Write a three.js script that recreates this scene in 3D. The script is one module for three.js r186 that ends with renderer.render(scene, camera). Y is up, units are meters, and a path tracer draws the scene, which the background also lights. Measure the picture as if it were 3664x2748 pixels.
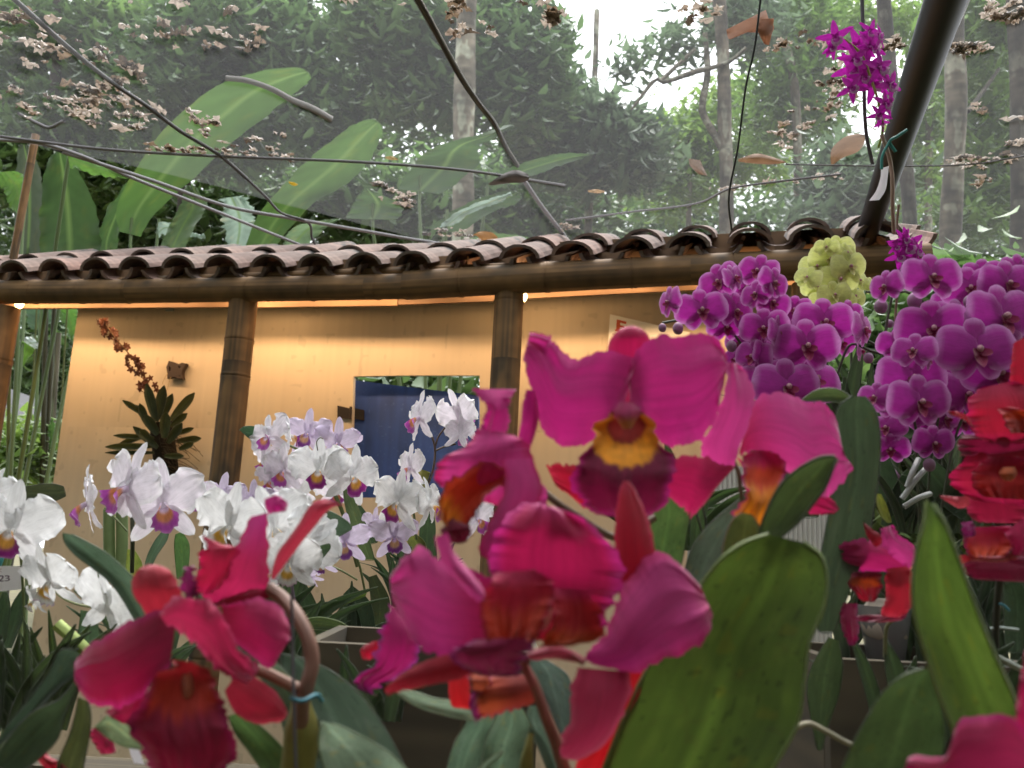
import * as THREE from 'three';
import { mergeGeometries } from 'three/addons/utils/BufferGeometryUtils.js';
import { RectAreaLightUniformsLib } from 'three/addons/lights/RectAreaLightUniformsLib.js';

// ---------------------------------------------------------------- camera
const V3 = THREE.Vector3, RAD = Math.PI / 180;
const scene = new THREE.Scene();
const FOCAL = 3174, CX = 1832, CY = 1374;                 // the lens, in pixels of a 3664 x 2748 frame
const camera = new THREE.PerspectiveCamera(2 * Math.atan(CY / FOCAL) / RAD, 4 / 3, 0.05, 300);
camera.position.set(0, 1.5, 0);
camera.rotation.order = 'YXZ';
camera.rotation.set(10.8 * RAD, 0, 2.8 * RAD);
camera.focus = 1.9; camera.userData.fStop = 6.5;
camera.updateMatrixWorld(true);

// ---------------------------------------------------------------- sky, sun, exposure
const skyW = 64, skyH = 32, skyData = new Float32Array(skyW * skyH * 4);
for (let j = 0; j < skyH; j++) for (let i = 0; i < skyW; i++) {
  const el = Math.PI * ((j + 0.5) / skyH - 0.5), s = Math.max(0, Math.sin(el));
  const L = 1.3 * (1 + 1.3 * s) / 2.3, k = (j * skyW + i) * 4;
  skyData[k] = L * 0.97; skyData[k + 1] = L * 1.0; skyData[k + 2] = L * 1.05; skyData[k + 3] = 1;
}
const sky = new THREE.DataTexture(skyData, skyW, skyH, THREE.RGBAFormat, THREE.FloatType);
sky.mapping = THREE.EquirectangularReflectionMapping; sky.magFilter = THREE.LinearFilter; sky.minFilter = THREE.LinearFilter; sky.needsUpdate = true;
scene.background = sky; scene.environment = sky;
const sun = new THREE.DirectionalLight(new THREE.Color(1, 0.96, 0.9), 1.2);
sun.position.set(1.2, 8, -4.6); sun.shadow.radius = 34; sun.castShadow = true;
sun.shadow.mapSize.set(2048, 2048);
Object.assign(sun.shadow.camera, { left: -8, right: 8, top: 8, bottom: -8, near: 0.5, far: 40 });
scene.add(sun);
const renderer = new THREE.WebGLRenderer({ antialias: true });
renderer.toneMapping = THREE.LinearToneMapping;
renderer.toneMappingExposure = 3.6;
renderer.shadowMap.enabled = true;
renderer.setSize(1024, 768);
//scene.fog = new THREE.FogExp2(new THREE.Color(0.86, 0.9, 0.9), 0.018);
RectAreaLightUniformsLib.init();

// ---------------------------------------------------------------- helpers
let seedState = 7;
function rng(seed) { let a = seed >>> 0; return () => { a = (a + 0x6D2B79F5) | 0; let t = Math.imul(a ^ (a >>> 15), 1 | a); t = (t + Math.imul(t ^ (t >>> 7), 61 | t)) ^ t; return ((t ^ (t >>> 14)) >>> 0) / 4294967296; }; }
const R = rng(20240);
const rr = (a, b) => a + (b - a) * R();
function hash(i, j, s) { let h = Math.imul(i, 374761393) + Math.imul(j, 668265263) + Math.imul(s, 1274126177); h = Math.imul(h ^ (h >>> 13), 1274126177); return ((h ^ (h >>> 16)) >>> 0) / 4294967296; }
function noise(x, y, s = 1) { const i = Math.floor(x), j = Math.floor(y); let a = x - i, b = y - j; a = a * a * (3 - 2 * a); b = b * b * (3 - 2 * b); return (hash(i, j, s) * (1 - a) + hash(i + 1, j, s) * a) * (1 - b) + (hash(i, j + 1, s) * (1 - a) + hash(i + 1, j + 1, s) * a) * b; }
const fbm = (x, y, s = 1) => 0.5 * noise(x, y, s) + 0.3 * noise(x * 2.1, y * 2.1, s + 7) + 0.2 * noise(x * 4.3, y * 4.3, s + 13);
const sm = (a, b, x) => { const t = Math.min(1, Math.max(0, (x - a) / (b - a))); return t * t * (3 - 2 * t); };
const mix = (a, b, t) => a + (b - a) * t;
const mix3 = (a, b, t) => [mix(a[0], b[0], t), mix(a[1], b[1], t), mix(a[2], b[2], t)];

// sheets of the survey of the place: origin and scale of each, all in frame pixels
const SH = { d: [0, 0, 1.65642], s: [0, 0, 1] };
['1', '2', '3'].forEach((k, i) => { const ox = [0, 1200, 2364][i]; SH['t' + k] = [ox, 0, .5877]; SH['m' + k] = [ox, 850, .5877]; SH['b' + k] = [ox, 1750, .60157]; });
SH.w = [700, 1400, .48226]; SH.l = [0, 1550, .45198]; SH.r = [3000, 1700, .36166]; SH.e = [0, 2250, .40687]; SH.c = [1000, 2200, .5425]; SH.g = [0, 1050, .4518];
const ps = (z, x, y) => { const s = SH[z]; return [s[0] + x * s[2], s[1] + y * s[2]]; };
function P(z, x, y, depth) { const [sx, sy] = ps(z, x, y); return new V3((sx - CX) / FOCAL * depth, -(sy - CY) / FOCAL * depth, -depth).applyMatrix4(camera.matrixWorld); }
function dirOf(z, x, y) { return P(z, x, y, 1).sub(camera.position); }
const UNIT = (z, depth) => SH[z][2] / FOCAL * depth;       // metres covered by one sheet pixel at a depth

const numbers = {};
function numbered(n) { const k = numbers[n] = (numbers[n] ?? -1) + 1; return k ? n + '_' + String(k).padStart(3, '0') : n; }
function tag(o, label, category, group) { o.userData.label = label; o.userData.category = category; if (group) o.userData.group = group; return o; }
function thing(name, label, category, base = new V3(), group) {
  const g = new THREE.Group(); g.name = numbered(name); g.position.copy(base); g.userData.base = undefined; scene.add(g);
  delete g.userData.base; g._o = base.clone(); return tag(g, label, category, group);
}
function part(t, name, geo, mat, kind) {                    // geometry is given in world coordinates
  const o = t._o || new V3(); geo.translate(-o.x, -o.y, -o.z);
  const m = new THREE.Mesh(geo, mat); m.name = name; m._o = o; t.add(m); if (kind) m.userData.kind = kind; return m;
}
function sub(t, name, at) { const g = new THREE.Group(); g.name = name; const o = t._o; g.position.set(at.x - o.x, at.y - o.y, at.z - o.z); g._o = at.clone(); t.add(g); return g; }
function single(name, geo, mat, label, category, group) { const m = new THREE.Mesh(geo, mat); m.name = numbered(name); scene.add(m); return tag(m, label, category, group); }
function structure(name, geo, mat) { const m = new THREE.Mesh(geo, mat); m.name = name; m.userData.kind = 'structure'; scene.add(m); return m; }

const cr = (a, b, c, d, t) => 0.5 * (2 * b + (c - a) * t + (2 * a - 5 * b + 4 * c - d) * t * t + (3 * b - a - 3 * c + d) * t * t * t);
function along(rows, t) { const n = rows.length - 1, x = Math.min(t * n, n - 1e-6), i = Math.floor(x), f = x - i; const g = k => rows[Math.max(0, Math.min(n, k))]; return rows[i].map((_, c) => cr(g(i - 1)[c], g(i)[c], g(i + 1)[c], g(i + 2)[c], f)); }
function gridGeo(nu, nt, at, color) {
  const pos = [], col = [], uv = [], idx = [];
  for (let j = 0; j <= nt; j++) for (let i = 0; i <= nu; i++) {
    const t = j / nt, u = -1 + 2 * i / nu, p = at(t, u); pos.push(p.x, p.y, p.z); uv.push(i / nu, t);
    const c = color ? color(t, u) : [1, 1, 1]; col.push(c[0], c[1], c[2]);
    if (i < nu && j < nt) { const a = j * (nu + 1) + i; idx.push(a, a + 1, a + nu + 2, a, a + nu + 2, a + nu + 1); }
  }
  const g = new THREE.BufferGeometry();
  g.setAttribute('position', new THREE.Float32BufferAttribute(pos, 3)); g.setAttribute('color', new THREE.Float32BufferAttribute(col, 3)); g.setAttribute('uv', new THREE.Float32BufferAttribute(uv, 2));
  g.setIndex(idx); g.computeVertexNormals(); return g;
}
// A curved sheet (petal, leaf): rows of two opposite margin points and how far margins and middle lie from the base depth, in cm
let patchSeed = 1;
function patch(z, depth, rows, o = {}) {
  const seed = o.seed ?? patchSeed++, rf = (o.ruffle ?? 0) / 100, fr = o.freq ?? 5, nu = o.nu ?? 16, nt = o.nt ?? 28, jit = o.jit ?? 0;
  const full = rows.map(r => [r[0], r[1], r[2], r[3], r[4] ?? 0, r[5] ?? 0, r[6] ?? 0]);
  const at = (t, u) => {
    const r = along(full, t), k = (u + 1) / 2;
    let x = mix(r[0], r[2], k), y = mix(r[1], r[3], k);
    const e = Math.abs(u) ** 3, sgn = u < 0 ? 3 : 19;
    const w = noise(t * fr * 2, sgn + seed * 3.1, seed) - .5, w2 = noise(t * fr * 4.7, sgn + 5, seed + 3) - .5, q = noise(u * fr * 1.3 + 9, seed * 2.7, seed + 5) - .5;
    const te = t ** 4, w3 = noise(t * fr * 11, sgn + 2, seed + 6) - .5;
    let d = (mix(r[4], r[5], k) + r[6] * (1 - u * u)) / 100 + rf * (1.6 * e * (w + .5 * w2) + te * q * 1.2);
    if (o.fan) d += o.fan / 100 * t * t * (noise(u * (o.fanF ?? 6) + seed * 1.7, t * 1.2, seed + 8) - .5 + (o.fanF ? .12 : .5) * (noise(u * 15 + seed, t * 2, seed + 9) - .5)) * 2;
    if (o.vein) d += o.vein / 100 * Math.cos(u * 23 + seed) * Math.min(1, t * 3) * .5;
    if (jit) { const mx = (r[2] - r[0]), my = (r[3] - r[1]), l = Math.hypot(mx, my) || 1; const j = jit * e * (w + .9 * w2 + .9 * w3) * 2 * Math.sign(u); x += mx / l * j; y += my / l * j; }
    return P(z, x, y, depth + d);
  };
  const g = gridGeo(nu, nt, at, o.col); { const a = g.attributes.uv; for (let i = 0; i < a.count; i++) a.setXY(i, a.getX(i) * .5 + (seed * .37 % 1) * .48, a.getY(i) * .5 + (seed * .61 % 1) * .48); }
  if (o.rim) {                                             // a thick margin
    const pts = []; for (let k = 0; k <= 40; k++) pts.push(at(k / 40, -1)); for (let k = 40; k >= 0; k--) pts.push(at(k / 40, 1));
    const rg = tube(pts, o.rim, 5, 90); const c = o.rimCol ?? [.2, .3, .06], n = rg.attributes.position.count, a = new Float32Array(n * 3); for (let i = 0; i < n; i++) { a[i * 3] = c[0]; a[i * 3 + 1] = c[1]; a[i * 3 + 2] = c[2]; }
    rg.setAttribute('color', new THREE.BufferAttribute(a, 3));
    return mergeGeometries([g, rg]);
  }
  return g;
}
function tube(pts, r, seg = 7, n) {                         // r: number or function of t
  const c = new THREE.CatmullRomCurve3(pts, false, 'centripetal'); n = n ?? Math.max(6, pts.length * 5);
  const g = new THREE.TubeGeometry(c, n, 1, seg, false), p = g.attributes.position;
  const v = new V3();
  for (let j = 0; j <= n; j++) { const t = j / n, c0 = c.getPointAt(t), rad = typeof r === 'function' ? r(t) : r; for (let i = 0; i <= seg; i++) { const k = j * (seg + 1) + i; v.fromBufferAttribute(p, k).sub(c0).multiplyScalar(rad).add(c0); p.setXYZ(k, v.x, v.y, v.z); } }
  g.computeVertexNormals(); return g;
}
function paint(g, f) { const p = g.attributes.position, a = new Float32Array(p.count * 3); for (let i = 0; i < p.count; i++) { const c = typeof f === 'function' ? f(p.getX(i), p.getY(i), p.getZ(i)) : f; a.set(c, i * 3); } g.setAttribute('color', new THREE.BufferAttribute(a, 3)); return g; }
function blob(at, rx, ry, rz, quat, seed = 1, bump = .06) { const g = new THREE.SphereGeometry(1, 14, 10), p = g.attributes.position; for (let i = 0; i < p.count; i++) { const k = 1 + bump * (noise(p.getX(i) * 2 + 9, p.getY(i) * 2 + p.getZ(i), seed) - .5) * 2; p.setXYZ(i, p.getX(i) * rx * k, p.getY(i) * ry * k, p.getZ(i) * rz * k); } if (quat) g.applyQuaternion(quat); g.translate(at.x, at.y, at.z); g.computeVertexNormals(); return g; }

function texture(w, h, f, srgb = true) {                    // f(u, v) -> linear or sRGB 0..1 triple
  const d = new Uint8Array(w * h * 4);
  for (let j = 0; j < h; j++) for (let i = 0; i < w; i++) { const c = f(i / w, j / h), k = (j * w + i) * 4; for (let n = 0; n < 3; n++) d[k + n] = Math.max(0, Math.min(255, Math.round(255 * c[n]))); d[k + 3] = 255; }
  const t = new THREE.DataTexture(d, w, h); t.wrapS = t.wrapT = THREE.RepeatWrapping; t.magFilter = THREE.LinearFilter; t.minFilter = THREE.LinearMipmapLinearFilter; t.generateMipmaps = true; if (srgb) t.colorSpace = THREE.SRGBColorSpace; t.needsUpdate = true; return t;
}
const lin = (r, g, b) => new THREE.Color().setRGB(r, g, b);
const std = (c, rough = .8, o = {}) => new THREE.MeshStandardMaterial({ color: c, roughness: rough, side: THREE.DoubleSide, ...o });
const thin = (trans, rough, o = {}) => new THREE.MeshPhysicalMaterial({ color: 0xffffff, vertexColors: true, roughness: rough, transmission: trans, thickness: 0, side: THREE.DoubleSide, ...o });

// ---------------------------------------------------------------- ground
{
  const g = new THREE.PlaneGeometry(160, 160, 1, 1); g.rotateX(-Math.PI / 2);
  const t = texture(256, 256, (u, v) => { const n = fbm(u * 14, v * 14, 3), k = noise(u * 60, v * 60, 5); return [.2 + .16 * n + .08 * k, .19 + .17 * n + .05 * k, .12 + .08 * n + .05 * k]; });
  t.repeat.set(40, 40); structure('ground', g, std(0xffffff, 1, { map: t }));
}

// ---------------------------------------------------------------- pavilion: a tiled lean-to with a painted panel wall
const eaveY = 2.5;
function rayY(z, x, y, h) { const d = dirOf(z, x, y); return camera.position.clone().addScaledVector(d, (h - camera.position.y) / d.y); }
const EA = rayY('d', 0, 655, eaveY), EC = rayY('d', 1900, 597, eaveY);
const EU = EC.clone().sub(EA).setY(0).normalize(), EN = new V3(EU.z, 0, -EU.x);          // along the eave, and away from the camera
const Q = (a, b, y) => EA.clone().addScaledVector(EU, a).addScaledVector(EN, b).setY(y);
function rayWall(z, x, y, b) { const d = dirOf(z, x, y), t = (EA.clone().sub(camera.position).dot(EN) + b) / d.dot(EN), p = camera.position.clone().addScaledVector(d, t); return { a: p.clone().sub(EA).dot(EU), y: p.y, p, t }; }
const WALL_B = .42;
const pav = thing('garden_pavilion', 'tiled garden pavilion with bamboo posts and cream panel wall lit by warm lamps', 'pavilion', Q(1.8, .3, 0));

const bambooTex = texture(128, 512, (u, v) => { const s = noise(u * 40, v * 3, 2), b = fbm(u * 4, v * 9, 8), d = noise(u * 9, v * 40, 11); const k = .62 + .3 * s + .3 * (b - .5); const m = sm(.55, .75, fbm(u * 3 + 4, v * 5, 21)); return [k * mix(.62, .42, m) * (.9 + .15 * d), k * mix(.5, .36, m) * (.9 + .15 * d), k * mix(.34, .27, m) * (.9 + .15 * d)]; });
const bambooMat = std(lin(.72, .62, .53), .82, { map: bambooTex });
const darkBamboo = bambooMat;
function culm(p0, p1, r, nodes, bend = 0) {                 // a bamboo culm: straight joints with a raised ring at each node
  const N = 26, ax = p1.clone().sub(p0), L = ax.length(); ax.normalize();
  const side = new V3(0, 1, 0); if (Math.abs(ax.y) > .8) side.set(1, 0, 0); const a = new V3().crossVectors(ax, side).normalize(), b = new V3().crossVectors(ax, a);
  const ts = [0]; for (const n of nodes) ts.push(n - .012 / L, n - .004 / L, n, n + .004 / L, n + .012 / L); ts.push(1); ts.sort((x, y) => x - y);
  for (let k = 1; k < 8; k++) ts.push(k / 8); ts.sort((x, y) => x - y);
  const pos = [], uv = [], idx = [];
  ts.forEach((t, j) => {
    let k = 1; for (const n of nodes) { const d = Math.abs(t - n) * L; if (d < .003) k = .955; else if (d < .006) k = 1.05; }
    const c = p0.clone().addScaledVector(ax, L * t).addScaledVector(b, bend * Math.sin(Math.PI * t));
    for (let i = 0; i <= N; i++) { const f = i / N * 2 * Math.PI, rad = r * k * (1 - .06 * t); const p = c.clone().addScaledVector(a, Math.cos(f) * rad).addScaledVector(b, Math.sin(f) * rad); pos.push(p.x, p.y, p.z); uv.push(i / N, t * L * .9); if (i < N && j < ts.length - 1) { const q = j * (N + 1) + i; idx.push(q, q + 1, q + N + 2, q, q + N + 2, q + N + 1); } }
  });
  const g = new THREE.BufferGeometry(); g.setAttribute('position', new THREE.Float32BufferAttribute(pos, 3)); g.setAttribute('uv', new THREE.Float32BufferAttribute(uv, 2)); g.setIndex(idx); g.computeVertexNormals(); return g;
}
// beam: two culms that meet over a lap joint
{
  const pts = [['d', -160, 656], ['d', 420, 653], ['d', 875, 647], ['d', 1400, 623], ['d', 2010, 592]].map(p => rayWall(...p, 0));
  const at = i => pts[i].p.clone().add(new V3(0, .054, 0));
  const left = part(pav, 'beam', culm(at(0), at(2), .054, [.1, .255, .36, .46, .58, .71, .83, .95], .006), darkBamboo); left.userData.label = 'dark bamboo eave beam of the left bays';
  part(pav, 'beam', culm(at(2).add(new V3(0, .004, 0)), at(4), .058, [.12, .3, .47, .66, .85], -.004), darkBamboo);
}
// posts
for (const [x, y, r, ns] of [[2, 700, .075, [.3, .5, .72, .9]], [522, 690, .062, [.18, .42, .655, .868, .93]], [1098, 680, .06, [.2, .46, .725, .985]], [1745, 650, .058, [.2, .44, .7, .9]]]) {
  const w = rayWall('d', x, y, .03); part(pav, 'post', culm(Q(w.a, .03, 0), Q(w.a, .03, eaveY - .012), r, ns), bambooMat);
}
// lamp board behind the beam, three rough planks
const plankTex = texture(256, 64, (u, v) => { const s = noise(u * 6, v * 40, 31), b = fbm(u * 5, v * 6, 9); const k = .55 + .3 * s + .25 * (b - .5); return [k * .6, k * .46, k * .33]; });
const plankMat = std(0xffffff, .85, { map: plankTex });
function slab(corners, thick, away) {                       // a board from four corners, given thickness along `away`
  const f = corners.map(c => c.clone()), b = corners.map(c => c.clone().addScaledVector(away, thick)), pos = [], uv = [];
  const quad = (p, q, r, s) => { const w = p.distanceTo(q), h = p.distanceTo(s); for (const [v, uu, vv] of [[p, 0, 0], [q, w, 0], [r, w, h], [p, 0, 0], [r, w, h], [s, 0, h]]) { pos.push(v.x, v.y, v.z); uv.push(uu, vv); } };
  quad(f[0], f[1], f[2], f[3]); quad(b[3], b[2], b[1], b[0]); for (let i = 0; i < 4; i++) { const j = (i + 1) % 4; quad(f[j], f[i], b[i], b[j]); }
  const g = new THREE.BufferGeometry(); g.setAttribute('position', new THREE.Float32BufferAttribute(pos, 3)); g.setAttribute('uv', new THREE.Float32BufferAttribute(uv, 2)); g.computeVertexNormals(); return g;
}
{
  const B = .205, low = (x, y) => rayWall('d', x, y, B);
  const seg = [[-150, 667, 500, 663], [500, 664, 860, 660], [860, 658, 1120, 648], [1120, 645, 1960, 603]];
  for (const [x0, y0, x1, y1] of seg) { const p = low(x0, y0), q = low(x1 - 2, y1); part(pav, 'lamp_board', slab([Q(p.a, B, p.y), Q(q.a, B, q.y), Q(q.a, B, eaveY + .2), Q(p.a, B, eaveY + .2)], .018, EN), plankMat); }
}
// strip added to stop lamp light between beam and tiles over the left bays
part(pav, 'light_stop_strip', slab([Q(-.7, .035, eaveY + .1), Q(2.2, .035, eaveY + .075), Q(2.2, .035, eaveY + .15), Q(-.7, .035, eaveY + .17)], .012, EN), plankMat);
part(pav, 'ridge_board', slab([Q(-.7, WALL_B - .04, eaveY + .12), Q(3.7, WALL_B - .04, eaveY + .12), Q(3.7, WALL_B - .04, eaveY + .325), Q(-.7, WALL_B - .04, eaveY + .3)], .015, EN), plankMat);
// warm strip lamps behind the beam, and three bare bulbs at the post heads
const warm = new THREE.Color(1, .63, .33);
{
  const marks = [-.25, .95, 2.05, 3.0, 3.72], glow = new THREE.MeshStandardMaterial({ color: 0xffffff, emissive: warm, emissiveIntensity: 1.2 });
  for (let i = 0; i < 4; i++) {
    const a0 = marks[i] + .08, a1 = marks[i + 1] - .08, y = eaveY + .1 - (i === 1 ? .03 : 0);
    part(pav, 'strip_lamp', tube([Q(a0, .075, y), Q((a0 + a1) / 2, .075, y - .004), Q(a1, .075, y)], .007, 8, 12), glow);
    const L = new THREE.RectAreaLight(warm, 17, a1 - a0, .03), mid = Q((a0 + a1) / 2, .088, y - .006);
    L.position.copy(mid); L.lookAt(mid.clone().addScaledVector(EN, -1).add(new V3(0, 1, 0)).multiplyScalar(1)); scene.add(L);
    L.lookAt(mid.clone().addScaledVector(EN, 1).add(new V3(0, -.9, 0)));
  }
  const bulbMat = new THREE.MeshStandardMaterial({ color: 0xffffff, emissive: new THREE.Color(1, .62, .22), emissiveIntensity: 5 });
  for (const [x, y, b] of [[42, 655, .09], [541, 656, .1], [1128, 640, .1]]) {
    const w = rayWall('d', x, y, b); part(pav, 'bulb', blob(w.p, .02, .026, .02, null, 3, 0), bulbMat);
    const L = new THREE.PointLight(warm, .045); L.position.copy(w.p); L.castShadow = true; scene.add(L);
  }
}
// wall: one painted sheet with an opening
const paintTex = texture(512, 512, (u, v) => { const g = noise(u * 120, v * 4, 41), f = fbm(u * 5, v * 5, 43), st = sm(.66, .8, fbm(u * 9, v * 2.2, 47)), sp = sm(.86, .9, noise(u * 70, v * 60, 53)); const k = .86 + .025 * g + .09 * (f - .5) - .05 * st - .05 * sp; return [k, k * .955, k * .88]; });
paintTex.repeat.set(.5, .5);
const paintMat = std(lin(.8, .72, .62), .7, { map: paintTex });
{
  const wl = rayWall('d', 170, 660, WALL_B).a, wr = rayWall('d', 1760, 640, WALL_B).a;
  const W = (x, y) => { const w = rayWall('d', x, y, WALL_B); return new THREE.Vector2(-w.a, w.y); };
  const sh = new THREE.Shape([new THREE.Vector2(-wr, 0.02), new THREE.Vector2(-wl, 0.02), new THREE.Vector2(-wl, 2.79), new THREE.Vector2(-wr, 2.79)]);
  sh.holes.push(new THREE.Path([W(764, 813), W(757, 1075), W(1036, 1075), W(1036, 811), W(870, 811)]));
  const g = new THREE.ExtrudeGeometry(sh, { depth: .02, bevelEnabled: false });
  const m = new THREE.Matrix4().makeBasis(EU.clone().negate(), new V3(0, 1, 0), EN); g.applyMatrix4(m); const o = Q(0, WALL_B, 0); g.translate(o.x, o.y, o.z);
  part(pav, 'wall', g, paintMat);
  // blue shutter hanging in the opening
  const B2 = .5, C = (x, y) => rayWall('m2', x, y, B2).p;
  const blueTex = texture(256, 256, (u, v) => { const s = noise(u * 60, v * 3, 61), f = fbm(u * 5, v * 6, 63), sp = sm(.86, .9, noise(u * 90, v * 90, 67)); const k = .8 + .16 * s + .4 * (f - .5); return [.2 * k + .06 * sp, .32 * k + .06 * sp, .62 * k + .05 * sp]; });
  const sht = part(pav, 'shutter', slab([C(60, 1700), C(885, 1700), C(870, 962), C(112, 868)], .02, EN), std(0xffffff, .55, { map: blueTex })); sht.userData.label = 'dark blue painted shutter board in the wall opening';
  const hp = (x0, x1, y0, y1, b) => slab([rayWall('m2', x0, y1 - 4, b).p, rayWall('m2', x1, y1 + 8, b).p, rayWall('m2', x1, y0 + 18, b).p, rayWall('m2', x0, y0, b).p], .008, EN);
  const rust = std(lin(.13, .1, .08), .7, { map: plankTex });
  const h = part(pav, 'hinge', hp(12, 92, 1022, 1098, WALL_B - .0115), rust); part(pav, 'hinge', hp(96, 172, 1032, 1105, B2 - .0115), rust);
  const pin = rayWall('m2', 94, 1030, WALL_B - .012).p, pin2 = rayWall('m2', 90, 1106, WALL_B - .012).p; part(pav, 'hinge_pin', tube([pin, pin2], .006, 8, 3), rust);
  // small clip at the head of the wall
  const c0 = rayWall('m1', 1028, 430, WALL_B - .012); part(pav, 'wall_clip', slab([[1006, 446], [1052, 446], [1050, 416], [1008, 416]].map(([x, y]) => rayWall('m1', x, y, WALL_B - .013).p), .01, EN), std(lin(.4, .42, .4), .5));
}
// roof: cover and pan tiles in rows, each its own piece
{
  const tileTex = texture(256, 256, (u, v) => { const f = fbm(u * 6, v * 6, 71), l = sm(.52, .7, fbm(u * 9 + 3, v * 9, 73)), s = noise(u * 60, v * 60, 79); const k = .75 + .5 * (f - .5) + .14 * (s - .5); return mix3([.66 * k, .54 * k, .49 * k], [.42 * k, .39 * k, .37 * k], l); });
  const mats = [[1, 1, 1], [.8, .78, .78], [1.0, .9, .86], [.75, .75, .76], [.9, .95, .95]].map(c => std(lin(...c), .88, { map: tileTex }));
  const rim = std(lin(.07, .06, .055), .95);
  const th = 22.5 * RAD, UP = EN.clone().multiplyScalar(Math.cos(th)).add(new V3(0, Math.sin(th), 0)), NORM = EN.clone().multiplyScalar(-Math.sin(th)).add(new V3(0, Math.cos(th), 0));
  const roof = new THREE.Group(); roof.name = 'roof'; roof._o = pav._o; pav.add(roof);
  function tileGeo(r0, r1, L, flip, sd) {                   // half-round tapered tile with thickness, front end at 0, running up the slope (z)
    const pos = [], uv = [], idx = [], nA = 10, nL = 5, T = .014;
    for (let s = 0; s < 2; s++) for (let j = 0; j <= nL; j++) for (let i = 0; i <= nA; i++) {
      const f = Math.PI * (.04 + .92 * i / nA), t = j / nL, r = mix(r0, r1, t) - (s ? T : 0) + .003 * (noise(i * .8 + sd, j * .9, sd) - .5);
      let x = Math.cos(f) * r, y = Math.sin(f) * r * .76; if (flip) y = -y; pos.push(x, y, t * L); uv.push(i / nA * .26, t * L);
    }
    const W = nA + 1, S = W * (nL + 1);
    for (let j = 0; j < nL; j++) for (let i = 0; i < nA; i++) { const a = j * W + i; idx.push(a, a + 1, a + W + 1, a, a + W + 1, a + W); const b = S + a; idx.push(b, b + W + 1, b + 1, b, b + W, b + W + 1); }
    for (let j = 0; j < nL; j++) for (const i of [0, nA]) { const a = j * W + i; idx.push(a, a + W, S + a + W, a, S + a + W, S + a); }
    for (const j of [0, nL]) for (let i = 0; i < nA; i++) { const a = j * W + i; idx.push(a, a + 1, S + a + 1, a, S + a + 1, S + a); }
    const g = new THREE.BufferGeometry(); g.setAttribute('position', new THREE.Float32BufferAttribute(pos, 3)); g.setAttribute('uv', new THREE.Float32BufferAttribute(uv, 2)); g.setIndex(idx);
    const q = g.toNonIndexed(); q.computeVertexNormals(); return q;
  }
  const covers = [1, 2, 3].map(s => tileGeo(.082, .07, .46, false, s)), pans = [1, 2, 3].map(s => tileGeo(.086, .09, .46, true, s + 5));
  const basis = new THREE.Matrix4().makeBasis(EU.clone().negate(), NORM, UP), qb = new THREE.Quaternion().setFromRotationMatrix(basis), step = .212, o = pav._o;
  const sagY = a => -.036 * Math.exp(-(((a - 2.0) / 1.0) ** 2));
  for (let row = 0; row < 2; row++) for (let k = -3; k < 18; k++) {
    const a = .1 + k * step + .01 * (hash(k, row, 5) - .5);
    for (const cover of [0, 1]) {
      const aa = a + (cover ? 0 : step / 2), s = row * .33 - .055 + (cover ? 0 : .012) + .02 * (hash(k, row, 9 + cover) - .5);
      const p = Q(aa, 0, eaveY + .1 + sagY(aa) + (cover ? .04 : .056)).addScaledVector(UP, s).addScaledVector(NORM, row * .016);
      const m = new THREE.Mesh((cover ? covers : pans)[Math.floor(hash(k, row, 2) * 3)], mats[Math.floor(hash(k, row, 3 + cover) * 5)]);
      m.name = 'tile'; m.position.set(p.x - o.x, p.y - o.y, p.z - o.z); m.quaternion.copy(qb).multiply(new THREE.Quaternion().setFromEuler(new THREE.Euler(.05 * (hash(k, row, 12) - .5), .07 * (hash(k, row, 13 + cover) - .5), .14 * (hash(k, row, 14) - .5)))); roof.add(m);
    }
  }
  // battens under the tiles
  for (const s of [.02, .36, .68]) part(roof, 'batten', culm(Q(-.7, 0, eaveY + .1).addScaledVector(UP, s).addScaledVector(NORM, -.02), Q(3.86, 0, eaveY + .1).addScaledVector(UP, s).addScaledVector(NORM, -.02), .02, [.2, .4, .6, .8]), bambooMat);
}

// ---------------------------------------------------------------- forest
const leafMat = new THREE.MeshPhysicalMaterial({ color: 0xffffff, roughness: 1, transmission: .45, thickness: 0, side: THREE.DoubleSide, clearcoat: .3, clearcoatRoughness: .45 });
const leafGeo = (() => {                                    // one leaf: folded along its midrib, tip drooping; length 1 along y
  const rows = [[0, .03, 0], [.3, .17, .02], [.62, .15, -.03], [1, .01, -.16]], pos = [], idx = [];
  rows.forEach(([y, w, z]) => pos.push(-w, y, z + w * .35, 0, y, z, w, y, z + w * .35));
  for (let j = 0; j < 3; j++) { const a = j * 3; idx.push(a, a + 1, a + 4, a, a + 4, a + 3, a + 1, a + 2, a + 5, a + 1, a + 5, a + 4); }
  const g = new THREE.BufferGeometry(); g.setAttribute('position', new THREE.Float32BufferAttribute(pos, 3)); g.setIndex(idx); g.computeVertexNormals(); return g;
})();
const _m = new THREE.Matrix4(), _q = new THREE.Quaternion(), _e = new THREE.Euler(), _s = new V3(), _c = new THREE.Color();
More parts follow.
